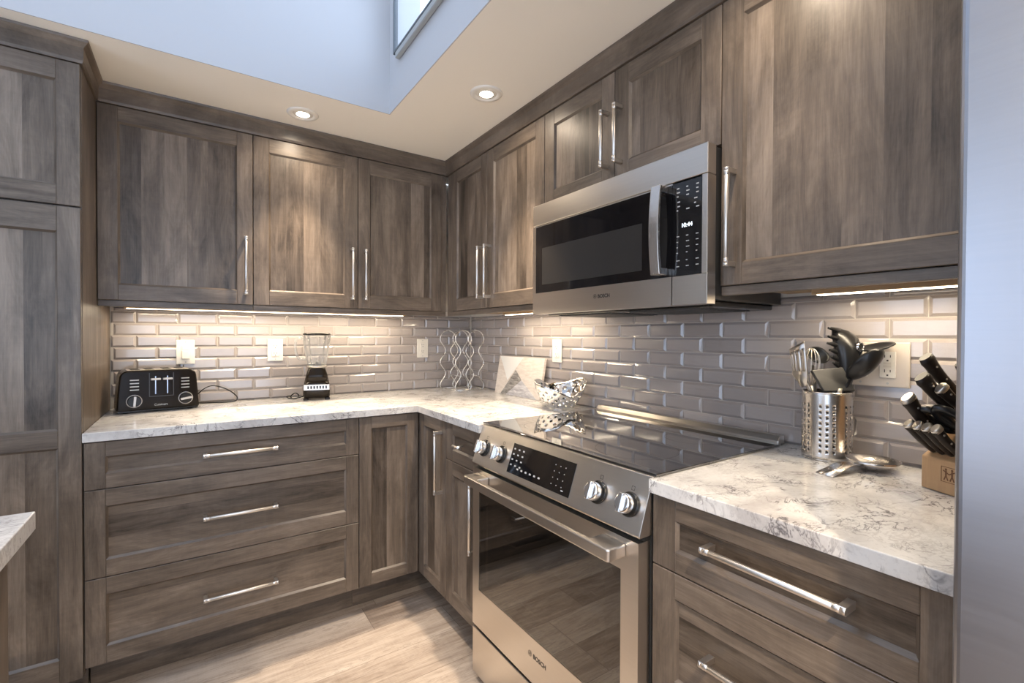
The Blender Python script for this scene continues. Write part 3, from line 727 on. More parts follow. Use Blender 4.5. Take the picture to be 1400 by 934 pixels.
h.build('handle', STEEL, door, bevel=0.004, seg=3)
lettering(door, 'BOSCH', 0.0190, (FO-0.0003, -1.575, 0.280), (0,-1,0), (0,0,1), DARKMARK, bold=0.0005)
def armature_logo(parent, c, r, mat):
    m = MB(); c = Vector(c)
    m.lathe([(r, 0), (r-0.0009, 0)], c, 28, 0, False, (-1,0,0)); m.lathe([(r, 0.0004), (r-0.0009, 0.0004)], c, 28, 0, False, (-1,0,0))
    for s in (-1, 1): m.box((c.x-0.0004, c.y+s*r*0.35-0.0006, c.z-r*0.62), (c.x, c.y+s*r*0.35+0.0006, c.z+r*0.62))
    m.box((c.x-0.0004, c.y-r*0.35, c.z-0.0006), (c.x, c.y+r*0.35, c.z+0.0006))
    m.build('emblem', mat, parent)
armature_logo(door, (FO-0.0002, -1.560, 0.287), 0.0085, DARKMARK)
dr = MB().box((FO, od0, 0.028), (-0.622, od1, 0.192)).build('storage_drawer', STEEL, t, bevel=0.002)
MB().box((-0.640, od0, 0.1925), (-0.6225, od1, 0.2025)).build('shadow_gap', BLACKM, t)

# ------------------------------------------------------------------ microwave
MX = -0.3906; mz0, mz1, mzb = 1.3250, 1.7445, 1.664; ma, mb_ = -1.9595, -1.2045; ys = -1.851
t = thing('microwave', 'stainless steel microwave with black glass door mounted above the range', 'microwave', (-0.2, (ma+mb_)/2, mz0))
MB().box((-0.352, ma+0.004, mz0+0.012), (-0.002, mb_-0.004, mz1-0.002)).build('body', DGREY, t, bevel=0.002)
MB().box((MX, ma, mzb+0.0015), (-0.353, mb_, mz1)).build('vent_band', STEEL, t, bevel=0.0015)
# door: steel frame round black glass
gz0, gz1 = 1.405, mzb-0.004
m = MB(); m.box((MX, ys+0.001, mz0), (-0.353, mb_, gz0)); m.box((MX, mb_-0.018, gz0), (-0.353, mb_, mzb)); m.box((MX+0.003, ys+0.001, gz1), (-0.353, mb_-0.018, mzb))
door = m.build('door', STEEL, t)
MB().box((MX+0.0005, ys+0.001, gz0+0.0005), (-0.353, mb_-0.0185, gz1-0.0005)).build('window', BGLASS, door)
m = MB(); m.box((MX+0.0001, -1.745, gz0+0.030), (MX+0.0004, -1.262, gz1-0.085)); m.build('mesh_screen', plain('window_screen', (0.035, 0.033, 0.031), 0.12), door)
h = MB(); n = 14; pts = []
for i in range(n+1):
    z = gz0+0.006+(gz1-gz0-0.006)*i/n; bow = math.sin(PI*i/n)*0.010
    pts.append((MX-0.036-bow, z))
ring = [[Vector((x, -1.838, z)), Vector((x+0.006*0, -1.806, z)), Vector((x+0.010, -1.806, z)), Vector((x+0.010, -1.838, z))] for x, z in pts]
h.ring_loft(ring, True, 0, False)
for z in (gz0+0.006, gz1-0.020): h.box((MX-0.034, -1.838, z), (MX, -1.808, z+0.020))
h.build('handle', STEELZ, door, bevel=0.002, seg=2)
lettering(door, 'BOSCH', 0.0165, (MX-0.0003, -1.562, 1.3655), (0,-1,0), (0,0,1), DARKMARK, bold=0.0004)
armature_logo(door, (MX-0.0002, -1.549, 1.3715), 0.0072, DARKMARK)
m = MB(); m.box((MX, ma, mz0), (-0.353, ys-0.001, gz0)); m.box((MX, ma, gz0), (-0.353, -1.943, mzb))
cp = m.build('control_panel', STEEL, t, bevel=0.001)
ds = MB().box((MX+0.0005, -1.9425, gz0+0.0005), (-0.353, ys-0.001, gz1)).build('keypad', BGLASS, t)
m = MB()
for z, n_ in ((1.643, 3), (1.632, 3), (1.621, 3), (1.606, 2), (1.594, 2), (1.583, 3), (1.512, 3), (1.497, 3), (1.482, 3), (1.467, 3), (1.446, 3), (1.430, 3)):
    for i in range(n_):
        yy = -1.866-i*0.030 if n_ == 3 else -1.868-i*0.052
        wdt = R.uniform(0.004, 0.010); MB().box((MX-0.0002, yy-wdt, z), (MX+0.0006, yy, z+(0.0030 if z > 1.55 else 0.0020))).build('key_symbol', GREYP, ds)
lettering(ds, '10:44', 0.016, (MX-0.0002, -1.880, 1.536), (0,-1,0), (0,0,1), LED, 'clock_digits')
m = MB(); m.box((-0.33, ma+0.02, mz0-0.004), (-0.02, mb_-0.02, mz0+0.0115)); bt = m.build('base_plate', BLACK, t, bevel=0.003)
for yy in (-1.75, -1.40):
    m = MB()
    for i in range(12): m.box((-0.30+i*0.020, yy-0.13, mz0-0.008), (-0.290+i*0.020, yy+0.13, mz0-0.0042))
    m.box((-0.305, yy-0.14, mz0-0.0065), (-0.06, yy-0.13, mz0-0.0042)); m.box((-0.305, yy+0.13, mz0-0.0065), (-0.06, yy+0.14, mz0-0.0042))
    m.build('grease_filter', DGREY, t)

# ------------------------------------------------------------------ refrigerator
t = thing('refrigerator', 'brushed stainless steel refrigerator door edge filling the right side', 'refrigerator', (-0.4, -2.99, 0))
MB().box((-0.725, -3.44, 0.03), (-0.012, -2.531, 1.77)).build('body', DGREY, t, bevel=0.004)
for a, b in ((-2.983, -2.530), (-3.441, -2.987)):
    d = MB().box((-0.800, a, 0.72), (-0.732, b, 1.785)).build('door', STEELF, t, bevel=0.008, seg=4)
    hy = a+0.05 if b > -2.6 else b-0.05
    h = MB(); h.tube([(-0.855, hy, 0.85), (-0.855, hy, 1.60)], 0.012, 14)
    for z in (0.90, 1.55): h.tube([(-0.80, hy, z), (-0.855, hy, z)], 0.008, 10)
    h.build('handle', STEELZ, d)
d = MB().box((-0.800, -3.441, 0.06), (-0.732, -2.530, 0.71)).build('freezer_drawer', STEELF, t, bevel=0.008, seg=4)
h = MB(); h.tube([(-0.855, -3.38, 0.62), (-0.855, -2.60, 0.62)], 0.012, 14)
for y in (-3.33, -2.65): h.tube([(-0.80, y, 0.62), (-0.855, y, 0.62)], 0.008, 10)
h.build('handle', STEELZ, d)
MB().box((-0.7315, -3.435, 0.06), (-0.7255, -2.534, 1.775)).build('gasket', BLACKM, t)
for yy in (-3.38, -2.60):
    for xx in (-0.68, -0.08): MB().cyl((xx, yy, 0.0), (xx, yy, 0.03), 0.02).build('foot', BLACK, t)

# ------------------------------------------------------------------ outlets and switches
SD = 0.0005   # tile surface is at 0; plates stand in front of it
def plate_map(axis, a, z):
    # local frame: r = picture right, u = up, n = out of the wall
    if axis == 'y': return Vector((a, -0.0006, z)), Vector((1,0,0)), Vector((0,0,1)), Vector((0,-1,0))
    return Vector((-0.0006, a, z)), Vector((0,-1,0)), Vector((0,0,1)), Vector((-1,0,0))
def duplex(parent, c, r, u, n, gfci=False):
    f = slab(MB(), c, r, u, n, 0.034, 0.068, 0.0085).build('receptacle', WHITEP, parent, bevel=0.001)
    m = MB(); c = c+n*0.0085
    for s in (-1, 1):
        cc = c+u*(s*0.019)
        slab(m, cc-r*0.006+u*0.003, r, u, n, 0.0018, 0.008, 0.0002); slab(m, cc+r*0.006+u*0.003, r, u, n, 0.0018, 0.0065, 0.0002); slab(m, cc-u*0.008, r, u, n, 0.004, 0.004, 0.0002)
    m.build('slots', DARKMARK, f)
    if gfci:
        for s in (-1, 1): slab(MB(), c+u*(s*0.0038), r, u, n, 0.017, 0.0055, 0.0015).build('button', plain('test_button_%d' % (s+1), (0.70, 0.66, 0.60), 0.4), f)
def outlet(axis, a, z, label, kind='outlet'):
    c, r, u, n = plate_map(axis, a, z)
    t = thing('wall_outlet' if kind == 'outlet' else 'light_switch', label, 'outlet' if kind == 'outlet' else 'switch', c)
    slab(MB(), c, r, u, n, 0.072, 0.114, 0.0055).build('cover_plate', WHITEP, t, bevel=0.0025, seg=2)
    if kind == 'outlet': duplex(t, c, r, u, n)
    else:
        f = slab(MB(), c, r, u, n, 0.034, 0.068, 0.007).build('rocker_frame', WHITEP, t, bevel=0.001)
        slab(MB(), c+n*0.007-u*0.012, r, u, n, 0.031, 0.042, 0.016).build('rocker', WHITEP, t, bevel=0.004, seg=2)
        slab(MB(), c+n*0.007+u*0.020, r, u, n, 0.026, 0.018, 0.004).build('sensor', WHITEP, t, bevel=0.001)
    m = MB()
    for s in (-1, 1): cc = c+u*(s*0.047)+n*0.0055; m.cyl(cc, cc+n*0.0008, 0.003, 12)
    m.build('screw', GREYP, t)
outlet('y', -1.527, 1.158, 'white wall control plate on the tiles above the toaster', 'switch')
outlet('y', -1.148, 1.163, 'white outlet on the back wall just left of the blender')
outlet('y', -0.337, 1.163, 'white outlet on the back wall beside the chrome wine rack')
outlet('x', -0.887, 1.167, 'white outlet on the right wall above the shiny bowl')
c, r, u, n = plate_map('x', -2.196, 1.168)
t = thing('wall_outlet', 'beige double outlet plate behind the black cooking utensils', 'outlet', c)
BEIGE = plain('beige_plastic', (0.60, 0.54, 0.48), 0.35)
slab(MB(), c, r, u, n, 0.150, 0.116, 0.0055).build('cover_plate', BEIGE, t, bevel=0.0025, seg=2)
duplex(t, c+r*0.030, r, u, n, True)
slab(MB(), c-r*0.030, r, u, n, 0.034, 0.068, 0.0075).build('rocker', WHITEP, t, bevel=0.001)
m = MB()
for sx in (-1, 1):
    for s in (-1, 1): cc = c+r*(sx*0.030)+u*(s*0.048)+n*0.0055; m.cyl(cc, cc+n*0.0008, 0.003, 12)
m.build('screw', GREYP, t)


# ------------------------------------------------------------------ counter-top things
# toaster
t = thing('toaster', 'black four-slice toaster at the left end of the counter', 'toaster', (-1.627, -0.131, CZ), (0, 0, math.radians(9.8)), local=True)
TW, TD, TH = 0.1415, 0.072, 0.176
prof = []
for i in range(9):
    a = PI/2*i/8; prof.append((TW-0.010-0.030+0.030*math.cos(a), TH-0.030+0.030*math.sin(a)))
prof = [(TW, 0.010), (TW-0.004, 0.080)] + prof
prof = prof + [(-x, z) for x, z in prof[::-1]]
b = MB().prism(prof, -TD, TD, 1).build('body', BROWNB, t, bevel=0.006, seg=3, local=True)
m = MB(); m.box((-TW+0.004, -TD+0.004, 0.004), (TW-0.004, TD-0.004, 0.012)); m.build('base', BLACK, t, local=True)
for x in (-0.11, 0.11):
    for y in (-0.05, 0.05): MB().cyl((x, y, 0.0), (x, y, 0.005), 0.010).build('foot', BLACKM, t, local=True)
m = MB(); m.box((-TW+0.036, -TD+0.012, TH-0.0005), (TW-0.036, TD-0.012, TH+0.0015)); tp = m.build('top_plate', STEEL, t, local=True, bevel=0.001)
for x in (-0.078, -0.030, 0.030, 0.078):
    MB().box((x-0.015, -TD+0.018, TH+0.0016), (x+0.015, TD-0.018, TH+0.0021)).build('bread_slot', BLACKM, tp, local=True)
m = MB(); x0, x1, z0, z1 = -0.036, 0.049, 0.064, 0.163
for a in ((x0, z0, x0+0.0025, z1), (x1-0.0025, z0, x1, z1), (x0, z0, x1, z0+0.0025)): m.box((a[0], -TD-0.0016, a[1]), (a[2], -TD-0.0001, a[3]))
rc = m.build('lever_frame', DGREY, t, local=True)
for x in (-0.014, 0.027):
    m = MB(); m.box((x-0.0018, -TD-0.0008, 0.075), (x+0.0018, -TD-0.0001, 0.150)); m.build('lever_track', CHROME, t, local=True)
    m = MB(); m.box((x-0.017, -TD-0.014, 0.134), (x+0.017, -TD-0.001, 0.142)); m.build('lever', NICKEL, t, local=True, bevel=0.002, seg=2)
for cx in (-0.084, 0.090):
    for i in range(4): MB().box((cx-0.015, -TD-0.002, 0.094+i*0.0135), (cx+0.015, -TD-0.0001, 0.0985+i*0.0135)).build('function_button', NICKEL, t, local=True, bevel=0.0008)
for cx, rot in ((-0.085, 0.08), (0.091, 1.42)):
    c0 = Vector((cx, -TD-0.0001, 0.050))
    k = MB(); k.lathe([(0.0225, 0.0), (0.0225, 0.011), (0.021, 0.013)], c0, 36, 0, True, (0,-1,0)); k = k.build('dial', BLACK, t, local=True)
    m = MB(); m.lathe([(0.0265, 0.0), (0.0265, 0.004), (0.0235, 0.004), (0.0235, 0.0)], c0, 40, 0, False, (0,-1,0)); m.build('dial_ring', NICKEL, k, local=True)
    M = Matrix.Translation(c0+Vector((0, -0.013, 0)))@Matrix.Rotation(rot, 4, 'Y')
    MB().box((-0.0045, -0.009, -0.0205), (0.0045, 0, 0.0205)).xf(M).build('dial_grip', NICKEL, k, local=True, bevel=0.001)
lettering(t, 'Cuisinart', 0.0125, (0.004, -TD-0.0008, 0.0255), (1,0,0), (0,0,1), MARK, local=True, align='CENTER')
def smooth(pts, n=8):
    pts = [Vector(p) for p in pts]; out = []
    for i in range(len(pts)-1):
        p0 = pts[max(i-1, 0)]; p1 = pts[i]; p2 = pts[i+1]; p3 = pts[min(i+2, len(pts)-1)]
        for k in range(n):
            q = k/n; out.append(0.5*((2*p1)+(p2-p0)*q+(2*p0-5*p1+4*p2-p3)*q*q+(3*p1-p0-3*p2+p3)*q**3))
    return out+[pts[-1]]
W2L = (Matrix.Translation((-1.627, -0.131, CZ))@Matrix.Rotation(math.radians(9.8), 4, 'Z')).inverted()
cp_ = [(-1.488, -0.085, 0.955), (-1.460, -0.075, 0.985), (-1.425, -0.070, 1.000), (-1.385, -0.068, 0.990), (-1.345, -0.066, 0.965), (-1.322, -0.066, 0.938), (-1.330, -0.066, 0.921), (-1.365, -0.062, 0.9175), (-1.42, -0.045, 0.9175), (-1.475, -0.022, 0.9175), (-1.53, -0.014, 0.94), (-1.535, -0.014, 1.10)]
MB().tube([W2L@p for p in smooth(cp_)], 0.0026, 8).build('power_cord', BLACK, t, local=True)

# blender
t = thing('blender', 'small blender with ribbed glass jar on a dark base', 'blender', (-0.972, -0.128, CZ), (0, 0, math.radians(-12)), local=True)
def sq_ring(hx, hy, z, r=0.25, n=32, p=5.0):
    out = []
    for k in range(n):
        a = 2*PI*k/n; c, s_ = math.cos(a), math.sin(a); d_ = (abs(c)**p+abs(s_)**p)**(-1/p); out.append(Vector((hx*c*d_, hy*s_*d_, z)))
    return out
m = MB(); m.ring_loft([sq_ring(*a) for a in ((0.060, 0.060, 0.010), (0.064, 0.064, 0.016), (0.064, 0.064, 0.052), (0.062, 0.062, 0.070), (0.058, 0.058, 0.090))]); m.build('base', BROWNB, t, local=True)
m = MB(); m.ring_loft([sq_ring(*a) for a in ((0.0575, 0.0575, 0.0905), (0.050, 0.050, 0.128), (0.042, 0.042, 0.152), (0.039, 0.039, 0.160))]); m.build('motor_housing', BROWNB, t, local=True)
for x in (-0.05, 0.05):
    for y in (-0.05, 0.05): MB().box((x-0.012, y-0.012, 0.0), (x+0.012, y+0.012, 0.0105)).build('foot', BROWNB, t, local=True, bevel=0.002)
m = MB(); m.box((-0.060, -0.0655, 0.050), (0.060, -0.0600, 0.078)); bp_ = m.build('button_panel', NICKEL, t, local=True, bevel=0.001)
for i in range(7): MB().box((-0.043+i*0.014, -0.0695, 0.057), (-0.036+i*0.014, -0.0656, 0.071)).build('button', BLACK, bp_, local=True, bevel=0.001)
def flute(r, z, amp=0.0036, n=72): return [Vector(((r+amp*math.cos(k*2*PI/n*12))*math.cos(k*2*PI/n), (r+amp*math.cos(k*2*PI/n*12))*math.sin(k*2*PI/n), z)) for k in range(n)]
m = MB(); outer = [flute(0.044, 0.172, 0.001), flute(0.047, 0.20), flute(0.054, 0.25), flute(0.062, 0.30), flute(0.067, 0.325, 0.0012)]
m.ring_loft(outer, False); m.face(list(range(72)))
jar = m.build('jar', JARG, t, local=True)
m = MB(); m.tube(smooth([(-0.060, 0, 0.305), (-0.088, 0, 0.310), (-0.100, 0, 0.285), (-0.096, 0, 0.235), (-0.080, 0, 0.205), (-0.050, 0, 0.205)]), 0.0065, 10); m.build('jar_handle', JARG, jar, local=True)
MB().lathe([(0.046, 0.1605), (0.047, 0.166), (0.046, 0.1715)], (0,0,0), 40, 0, True).build('collar', NICKEL, t, local=True)
m = MB(); m.lathe([(0.058, 0.3255), (0.0665, 0.327), (0.0665, 0.334), (0.060, 0.337), (0.030, 0.338)], (0,0,0), 40, 0, True); m.build('lid', BLACK, t, local=True)
m = MB()
for k in range(4):
    a = k*PI/2; m.tube([(0, 0, 0.178), (0.018*math.cos(a), 0.018*math.sin(a), 0.182), (0.028*math.cos(a), 0.028*math.sin(a), 0.196)], [(0.004, 0.001)]*3, 6)
m.build('blade', NICKEL, t, local=True)
m = MB(); m.tube(smooth([(-0.040, 0.055, 0.012), (-0.085, 0.040, 0.004), (-0.115, 0.010, 0.004), (-0.120, -0.012, 0.020), (-0.100, -0.016, 0.034), (-0.085, 0.0, 0.020), (-0.095, 0.018, 0.004), (-0.130, 0.022, 0.004), (-0.140, 0.0, 0.016), (-0.125, -0.012, 0.020)]), 0.0026, 8); m.build('power_cord', BLACK, t, local=True)

# wire wine rack
t = thing('wine_rack', 'chrome wire wine rack of wavy loops standing in the counter corner', 'wine rack', (-0.130, -0.140, CZ))
ZW = 0.358
for yf in (-0.222, -0.062):
    m = MB(); xc0 = -0.128 if yf < -0.1 else -0.150
    for xc in (xc0-0.043, xc0+0.043):
        L = []; nn = 40; ztop = ZW-0.050
        for i in range(nn+1):
            z = 0.004+(ztop-0.004)*i/nn; w_ = 0.035+0.018*math.cos(2*PI*(ztop-z)/0.140-0.15)
            L.append((w_, z))
        wt = L[-1][0]
        pts = [(xc-w_, yf, CZ+z) for w_, z in L] + [(xc-wt*math.cos(PI*k/14), yf, CZ+ztop+0.050*math.sin(PI*k/14)) for k in range(1, 14)] + [(xc+w_, yf, CZ+z) for w_, z in L[::-1]]
        m.tube(pts, 0.0030, 8)
    m.build('wavy_frame', WIRE, t)
m = MB()
for x in (-0.215, -0.128, -0.040): m.tube([(x, -0.226, CZ+0.0035), (x, -0.058, CZ+0.0035)], 0.0026, 8)
for y in (-0.222, -0.062): m.tube([(-0.222, y, CZ+0.0035), (-0.036, y, CZ+0.0035)], 0.0026, 8)
m.build('base_bar', WIRE, t)
m = MB(); m.tube([(-0.182, -0.222, CZ+0.085), (-0.182, -0.062, CZ+0.085)], 0.002, 8); m.tube([(-0.075, -0.222, CZ+0.085), (-0.075, -0.062, CZ+0.085)], 0.002, 8); m.build('cross_bar', WIRE, t)

# leaning art panel
t = thing('art_panel', 'small wooden art panel with a grey triangular mountain, leaning on the tiles', 'wall art', (-0.045, -0.605, CZ))
yl, yr = -0.392, -0.812; A0 = Vector((-0.058, yl, CZ+0.0008)); AR = Vector((0, yr-yl, 0)); AU = Vector((0.036, 0, 0.211)); AN = AR.cross(AU).normalized()
if AN.x > 0: AN = -AN
def ap(p, q, d_=0.0): return A0+AR*p+AU*q+AN*d_
m = MB()
def aslab(m, poly, d0, d1):
    b_ = len(m.v); n_ = len(poly); m.v += [ap(p, q, d0) for p, q in poly]+[ap(p, q, d1) for p, q in poly]
    m.face(range(b_, b_+n_)); m.face(range(b_+n_, b_+2*n_))
    for i in range(n_): j = (i+1) % n_; m.face((b_+i, b_+j, b_+n_+j, b_+n_+i))
    return m
aslab(m, [(0,0),(1,0),(1,1),(0,1)], -0.014, 0); m.build('board', ART_PINK, t)
aslab(MB(), [(0.02,0.99),(0.56,0.99),(0.27,0.37)], 0.0002, 0.0016).build('white_triangle', ART_WHITE, t)
aslab(MB(), [(0.15,0.004),(0.27,0.004),(0.585,0.42),(0.43,0.66)], 0.0002, 0.0016).build('dark_slope', ART_GREY, t)
aslab(MB(), [(0.275,0.004),(0.95,0.004),(0.59,0.415)], 0.0002, 0.0016).build('pale_slope', ART_LILAC, t)

# perforated mirror bowl
def perforated(fn, nu, nv, hole, wrap=True, mi=0):
    m = MB(); cache = {}
    def vid(a, b):
        key = (round(a, 5) % nu if wrap else round(a, 5), round(b, 5))
        if key not in cache: cache[key] = len(m.v); m.v.append(Vector(fn(key[0]/nu, key[1]/nv)))
        return cache[key]
    off8 = [(-1,-1),(0,-1),(1,-1),(1,0),(1,1),(0,1),(-1,1),(-1,0)]
    for j in range(nv):
        for i in range(nu):
            h = hole(i, j); o = [(i+0.5+x*0.5, j+0.5+y*0.5) for x, y in off8]
            if not h:
                m.face([vid(*p) for p in o], None, mi, True); continue
            q = []
            for x, y in off8:
                l = math.hypot(x, y); hx, hy = (h, h) if not isinstance(h, tuple) else h
                q.append((i+0.5+x/l*hx, j+0.5+y/l*hy))
            for k in range(8):
                k2 = (k+1) % 8; m.face([vid(*o[k]), vid(*o[k2]), vid(*q[k2]), vid(*q[k])], None, mi, True)
    return m
t = thing('fruit_bowl', 'polished steel bowl with round holes and a swooping rim', 'bowl', (-0.130, -1.062, CZ))
BC = Vector((-0.130, -1.062, CZ)); br, bf = Vector((0.828, -0.561, 0)), Vector((0.561, 0.828, 0))
RIM = [(-180, .128), (-140, .108), (-105, .094), (-85, .074), (-66, .060), (-40, .080), (-15, .122), (5, .134), (30, .136), (70, .112), (110, .104), (150, .132), (180, .128)]
def rim_h(a):
    d_ = (math.degrees(a)+180) % 360-180
    for (a0, h0), (a1, h1) in zip(RIM, RIM[1:]):
        if a0 <= d_ <= a1:
            q = (d_-a0)/(a1-a0); q = q*q*(3-2*q)*0.6+q*0.4; return h0+(h1-h0)*q
    return RIM[0][1]
def bowl_fn(u_, v_):
    a = 2*PI*u_; H = rim_h(a)
    z = 0.004+(H-0.004)*v_; k = min(1, z/0.125); r_ = 0.052+0.064*(1-(1-k)**1.9)
    return BC+br*(r_*math.cos(a))+bf*(r_*0.86*math.sin(a))+Vector((0,0,z))
def bh(i, j):
    if j in (1, 2, 3, 4) and (i+j) % 2 == 0: return (0.37, 0.34)
    return 0
m = perforated(bowl_fn, 32, 6, bh); m.build('shell', MIRROR, t, solid=0.0014)
m = MB(); m.ring_loft([[BC+br*(r_*math.cos(k*2*PI/40))+bf*(r_*0.86*math.sin(k*2*PI/40))+Vector((0,0,z)) for k in range(40)] for r_, z in ((0.0515, 0.0005), (0.0530, 0.004), (0.0500, 0.0042), (0.001, 0.0035))], False); m.build('base', MIRROR, t)

# utensil canister
KC = Vector((-0.080, -2.116, CZ)); KR, KH = 0.0575, 0.180
t = thing('utensil_canister', 'perforated steel canister holding black cooking utensils', 'utensil holder', KC)
cols = 48; PH = math.atan2(cam.location.y-KC.y, cam.location.x-KC.x)-2*PI*3.4/48
def can_fn(u_, v_):
    a = 2*PI*u_+PH; return KC+Vector((KR*math.cos(a), KR*math.sin(a), 0.004+(KH-0.004)*v_))
def ch(i, j): return (0.44, 0.225) if 1 <= j <= 9 and i % 8 in (1, 3, 5) else 0
m = perforated(can_fn, cols, 12, ch); cw_ = m.build('wall', [STEELZ, plain('canister_inside_shade', (0.22, 0.21, 0.20), 0.5, 1)], t, solid=0.0012); cw_.modifiers['solid'].material_offset = 1  # same steel inside, coloured darker to stand in for the unlit interior
MB().lathe([(KR-0.0015, 0.0005), (KR+0.0003, 0.0006), (KR+0.0003, 0.005), (KR-0.0015, 0.005), (0.001, 0.003)], KC, 44).build('bottom', STEELZ, t)
MB().lathe([(KR+0.0012, KH-0.003), (KR+0.0012, KH+0.0006), (KR-0.0014, KH+0.0006), (KR-0.0014, KH-0.003), (KR+0.0012, KH-0.003)], KC, 48).build('rim', STEELZ, t)
def kp(a, b, z): return Vector((KC.x, KC.y, 0))+br*a+bf*b+Vector((0,0,z))
def handle_to(m, top, foot, r0, r1, n=10): return m.tube([Vector(foot), Vector(foot).lerp(Vector(top), 0.5), Vector(top)], [r0, (r0+r1)/2, r1], n)
ZF = CZ+0.012
# slotted steel turner
t = thing('slotted_turner', 'steel slotted turner standing at the left of the canister', 'utensil', kp(-0.02, 0.0, ZF))
m = MB()
pts2 = []
def tp_(p, q, d_=0.0):
    bend = 0.006*math.sin(PI*min(1, q/0.12)); return kp(-0.074-p*0.04-0.008*(q/0.12)-0.010*math.sin(PI*p/0.072), -0.030+p*0.84-bend, 1.106+q*(1-2.6*p if q > 0.06 else 1))
wB = 0.072; nb = 5; sw = 0.006; bw = (wB-4*sw)/nb
def tq(p0, p1, q0, q1, n_=6):
    for k in range(n_):
        a_, b_ = q0+(q1-q0)*k/n_, q0+(q1-q0)*(k+1)/n_
        m.quad([tp_(p0, a_), tp_(p1, a_), tp_(p1, b_), tp_(p0, b_)], None, 0, True)
for i in range(nb): x = i*(bw+sw); tq(x, x+bw, 0.042, 0.105)
tq(0, wB, 0.105, 0.122, 2); tq(0, wB, 0.030, 0.042, 2)
m.quad([tp_(0.0, 0.006), tp_(0.014, 0.0), tp_(wB, 0.030), tp_(0, 0.030)], None, 0, True)
m.build('blade', NICKEL, t, solid=0.0015, weld=True)
m = MB(); m.tube([kp(-0.020, 0.0, ZF), kp(-0.045, -0.008, 1.085), kp(-0.060, -0.010, 1.112), kp(-0.070, -0.002, 1.135)], [(0.006, 0.003), (0.006, 0.003), (0.005, 0.0025), (0.003, 0.0016)], 10); m.build('handle', NICKEL, t)
# whisk
t = thing('whisk', 'wire whisk behind the grey turner in the canister', 'utensil', kp(-0.015, 0.012, ZF))
m = MB()
for k in range(6):
    a = PI*k/6; pts = []
    for i in range(21):
        s_ = i/20; th = PI*s_; rr = 0.027*math.sin(th)**0.8 if 0 < s_ < 1 else 0.0
        sg = 1 if s_ < 0.5 else -1
        zz = 1.100+0.108*math.sin(PI*s_)**0.9 if 0 < s_ < 1 else 1.100
        x_ = 0.027*math.cos(th)*(math.sin(th)**0.55 if 0 < s_ < 1 else 0)*1.25
        pts.append(kp(-0.036+x_*math.cos(a), 0.012+x_*math.sin(a), zz))
    m.tube(pts, 0.0011, 6)
m.build('wire_balloon', NICKEL, t)
m = MB(); handle_to(m, kp(-0.036, 0.012, 1.108), kp(-0.015, 0.012, ZF), 0.008, 0.006); m.build('handle', NICKEL, t)
# dark flat turner in front
t = thing('spatula', 'dark grey square-headed spatula at the front of the canister', 'utensil', kp(0.0, -0.03, ZF))
q_ = [kp(-0.060, -0.028, 1.152), kp(0.022, -0.028, 1.160), kp(0.043, -0.046, 1.100), (kp(-0.038, -0.046, 1.098))]
m = MB(); nn_ = Vector((q_[1]-q_[0]).cross(q_[3]-q_[0])).normalized()
if nn_.dot(bf) < 0: nn_ = -nn_
i0 = 0; m.v += q_+[p+nn_*0.010 for p in q_]
for q in ((0,1,2,3),(7,6,5,4),(0,4,5,1),(1,5,6,2),(2,6,7,3),(3,7,4,0)): m.face(q)
m.build('head', DGREY, t, bevel=0.002, seg=2)
m = MB(); m.tube([kp(-0.004, -0.030, ZF), kp(0.000, -0.047, 1.090), kp(0.000, -0.050, 1.106)], [(0.007, 0.003)]*3, 10); m.build('handle', NICKEL, t)
# pasta fork
t = thing('pasta_fork', 'black toothed pasta fork, tallest tool in the canister', 'utensil', kp(0.02, 0.0, ZF))
m = MB(); rings = []
for (a, b, z, ra, rb) in ((0.014, -0.006, ZF, 0.007, 0.005), (0.034, -0.020, 1.075, 0.009, 0.006), (0.038, -0.022, 1.115, 0.011, 0.008), (0.041, -0.022, 1.150, 0.018, 0.012), (0.046, -0.018, 1.180, 0.028, 0.018), (0.046, -0.012, 1.212, 0.034, 0.024), (0.042, -0.004, 1.240, 0.031, 0.022), (0.036, 0.004, 1.256, 0.021, 0.014), (0.030, 0.008, 1.262, 0.008, 0.006)):
    rings.append([kp(a+ra*math.cos(k*2*PI/24), b+rb*math.sin(k*2*PI/24), z) for k in range(24)])
m.ring_loft(rings); m.build('head', NAVY, t)
for i, (z, L_) in enumerate(((1.260, 0.040), (1.238, 0.034), (1.220, 0.036), (1.202, 0.030), (1.184, 0.026), (1.168, 0.020))):
    m = MB(); a0_ = 0.028 if i == 0 else 0.022
    m.tube(smooth([kp(a0_, 0.0-0.012*(i > 0), z-0.004), kp(a0_-L_*0.5, -0.014, z), kp(a0_-L_, -0.020, z+0.003)], 4), [0.0078-0.0006*k for k in range(9)], 8); m.build('tooth', NAVY, t)
m = MB(); c0 = kp(0.062, -0.036, 1.214); dirn = (-bf*0.85+br*0.35).normalized()
m.lathe([(0.0125, -0.004), (0.0125, 0.002), (0.0095, 0.003), (0.0085, 0.001), (0.0085, -0.004)], c0, 28, 0, False, dirn); rg = m.build('drain_ring', CHROME, t)
MB().lathe([(0.0085, 0.0), (0.0, 0.0004)], c0, 24, 0, False, dirn).build('drain_hole', BLACKM, rg)
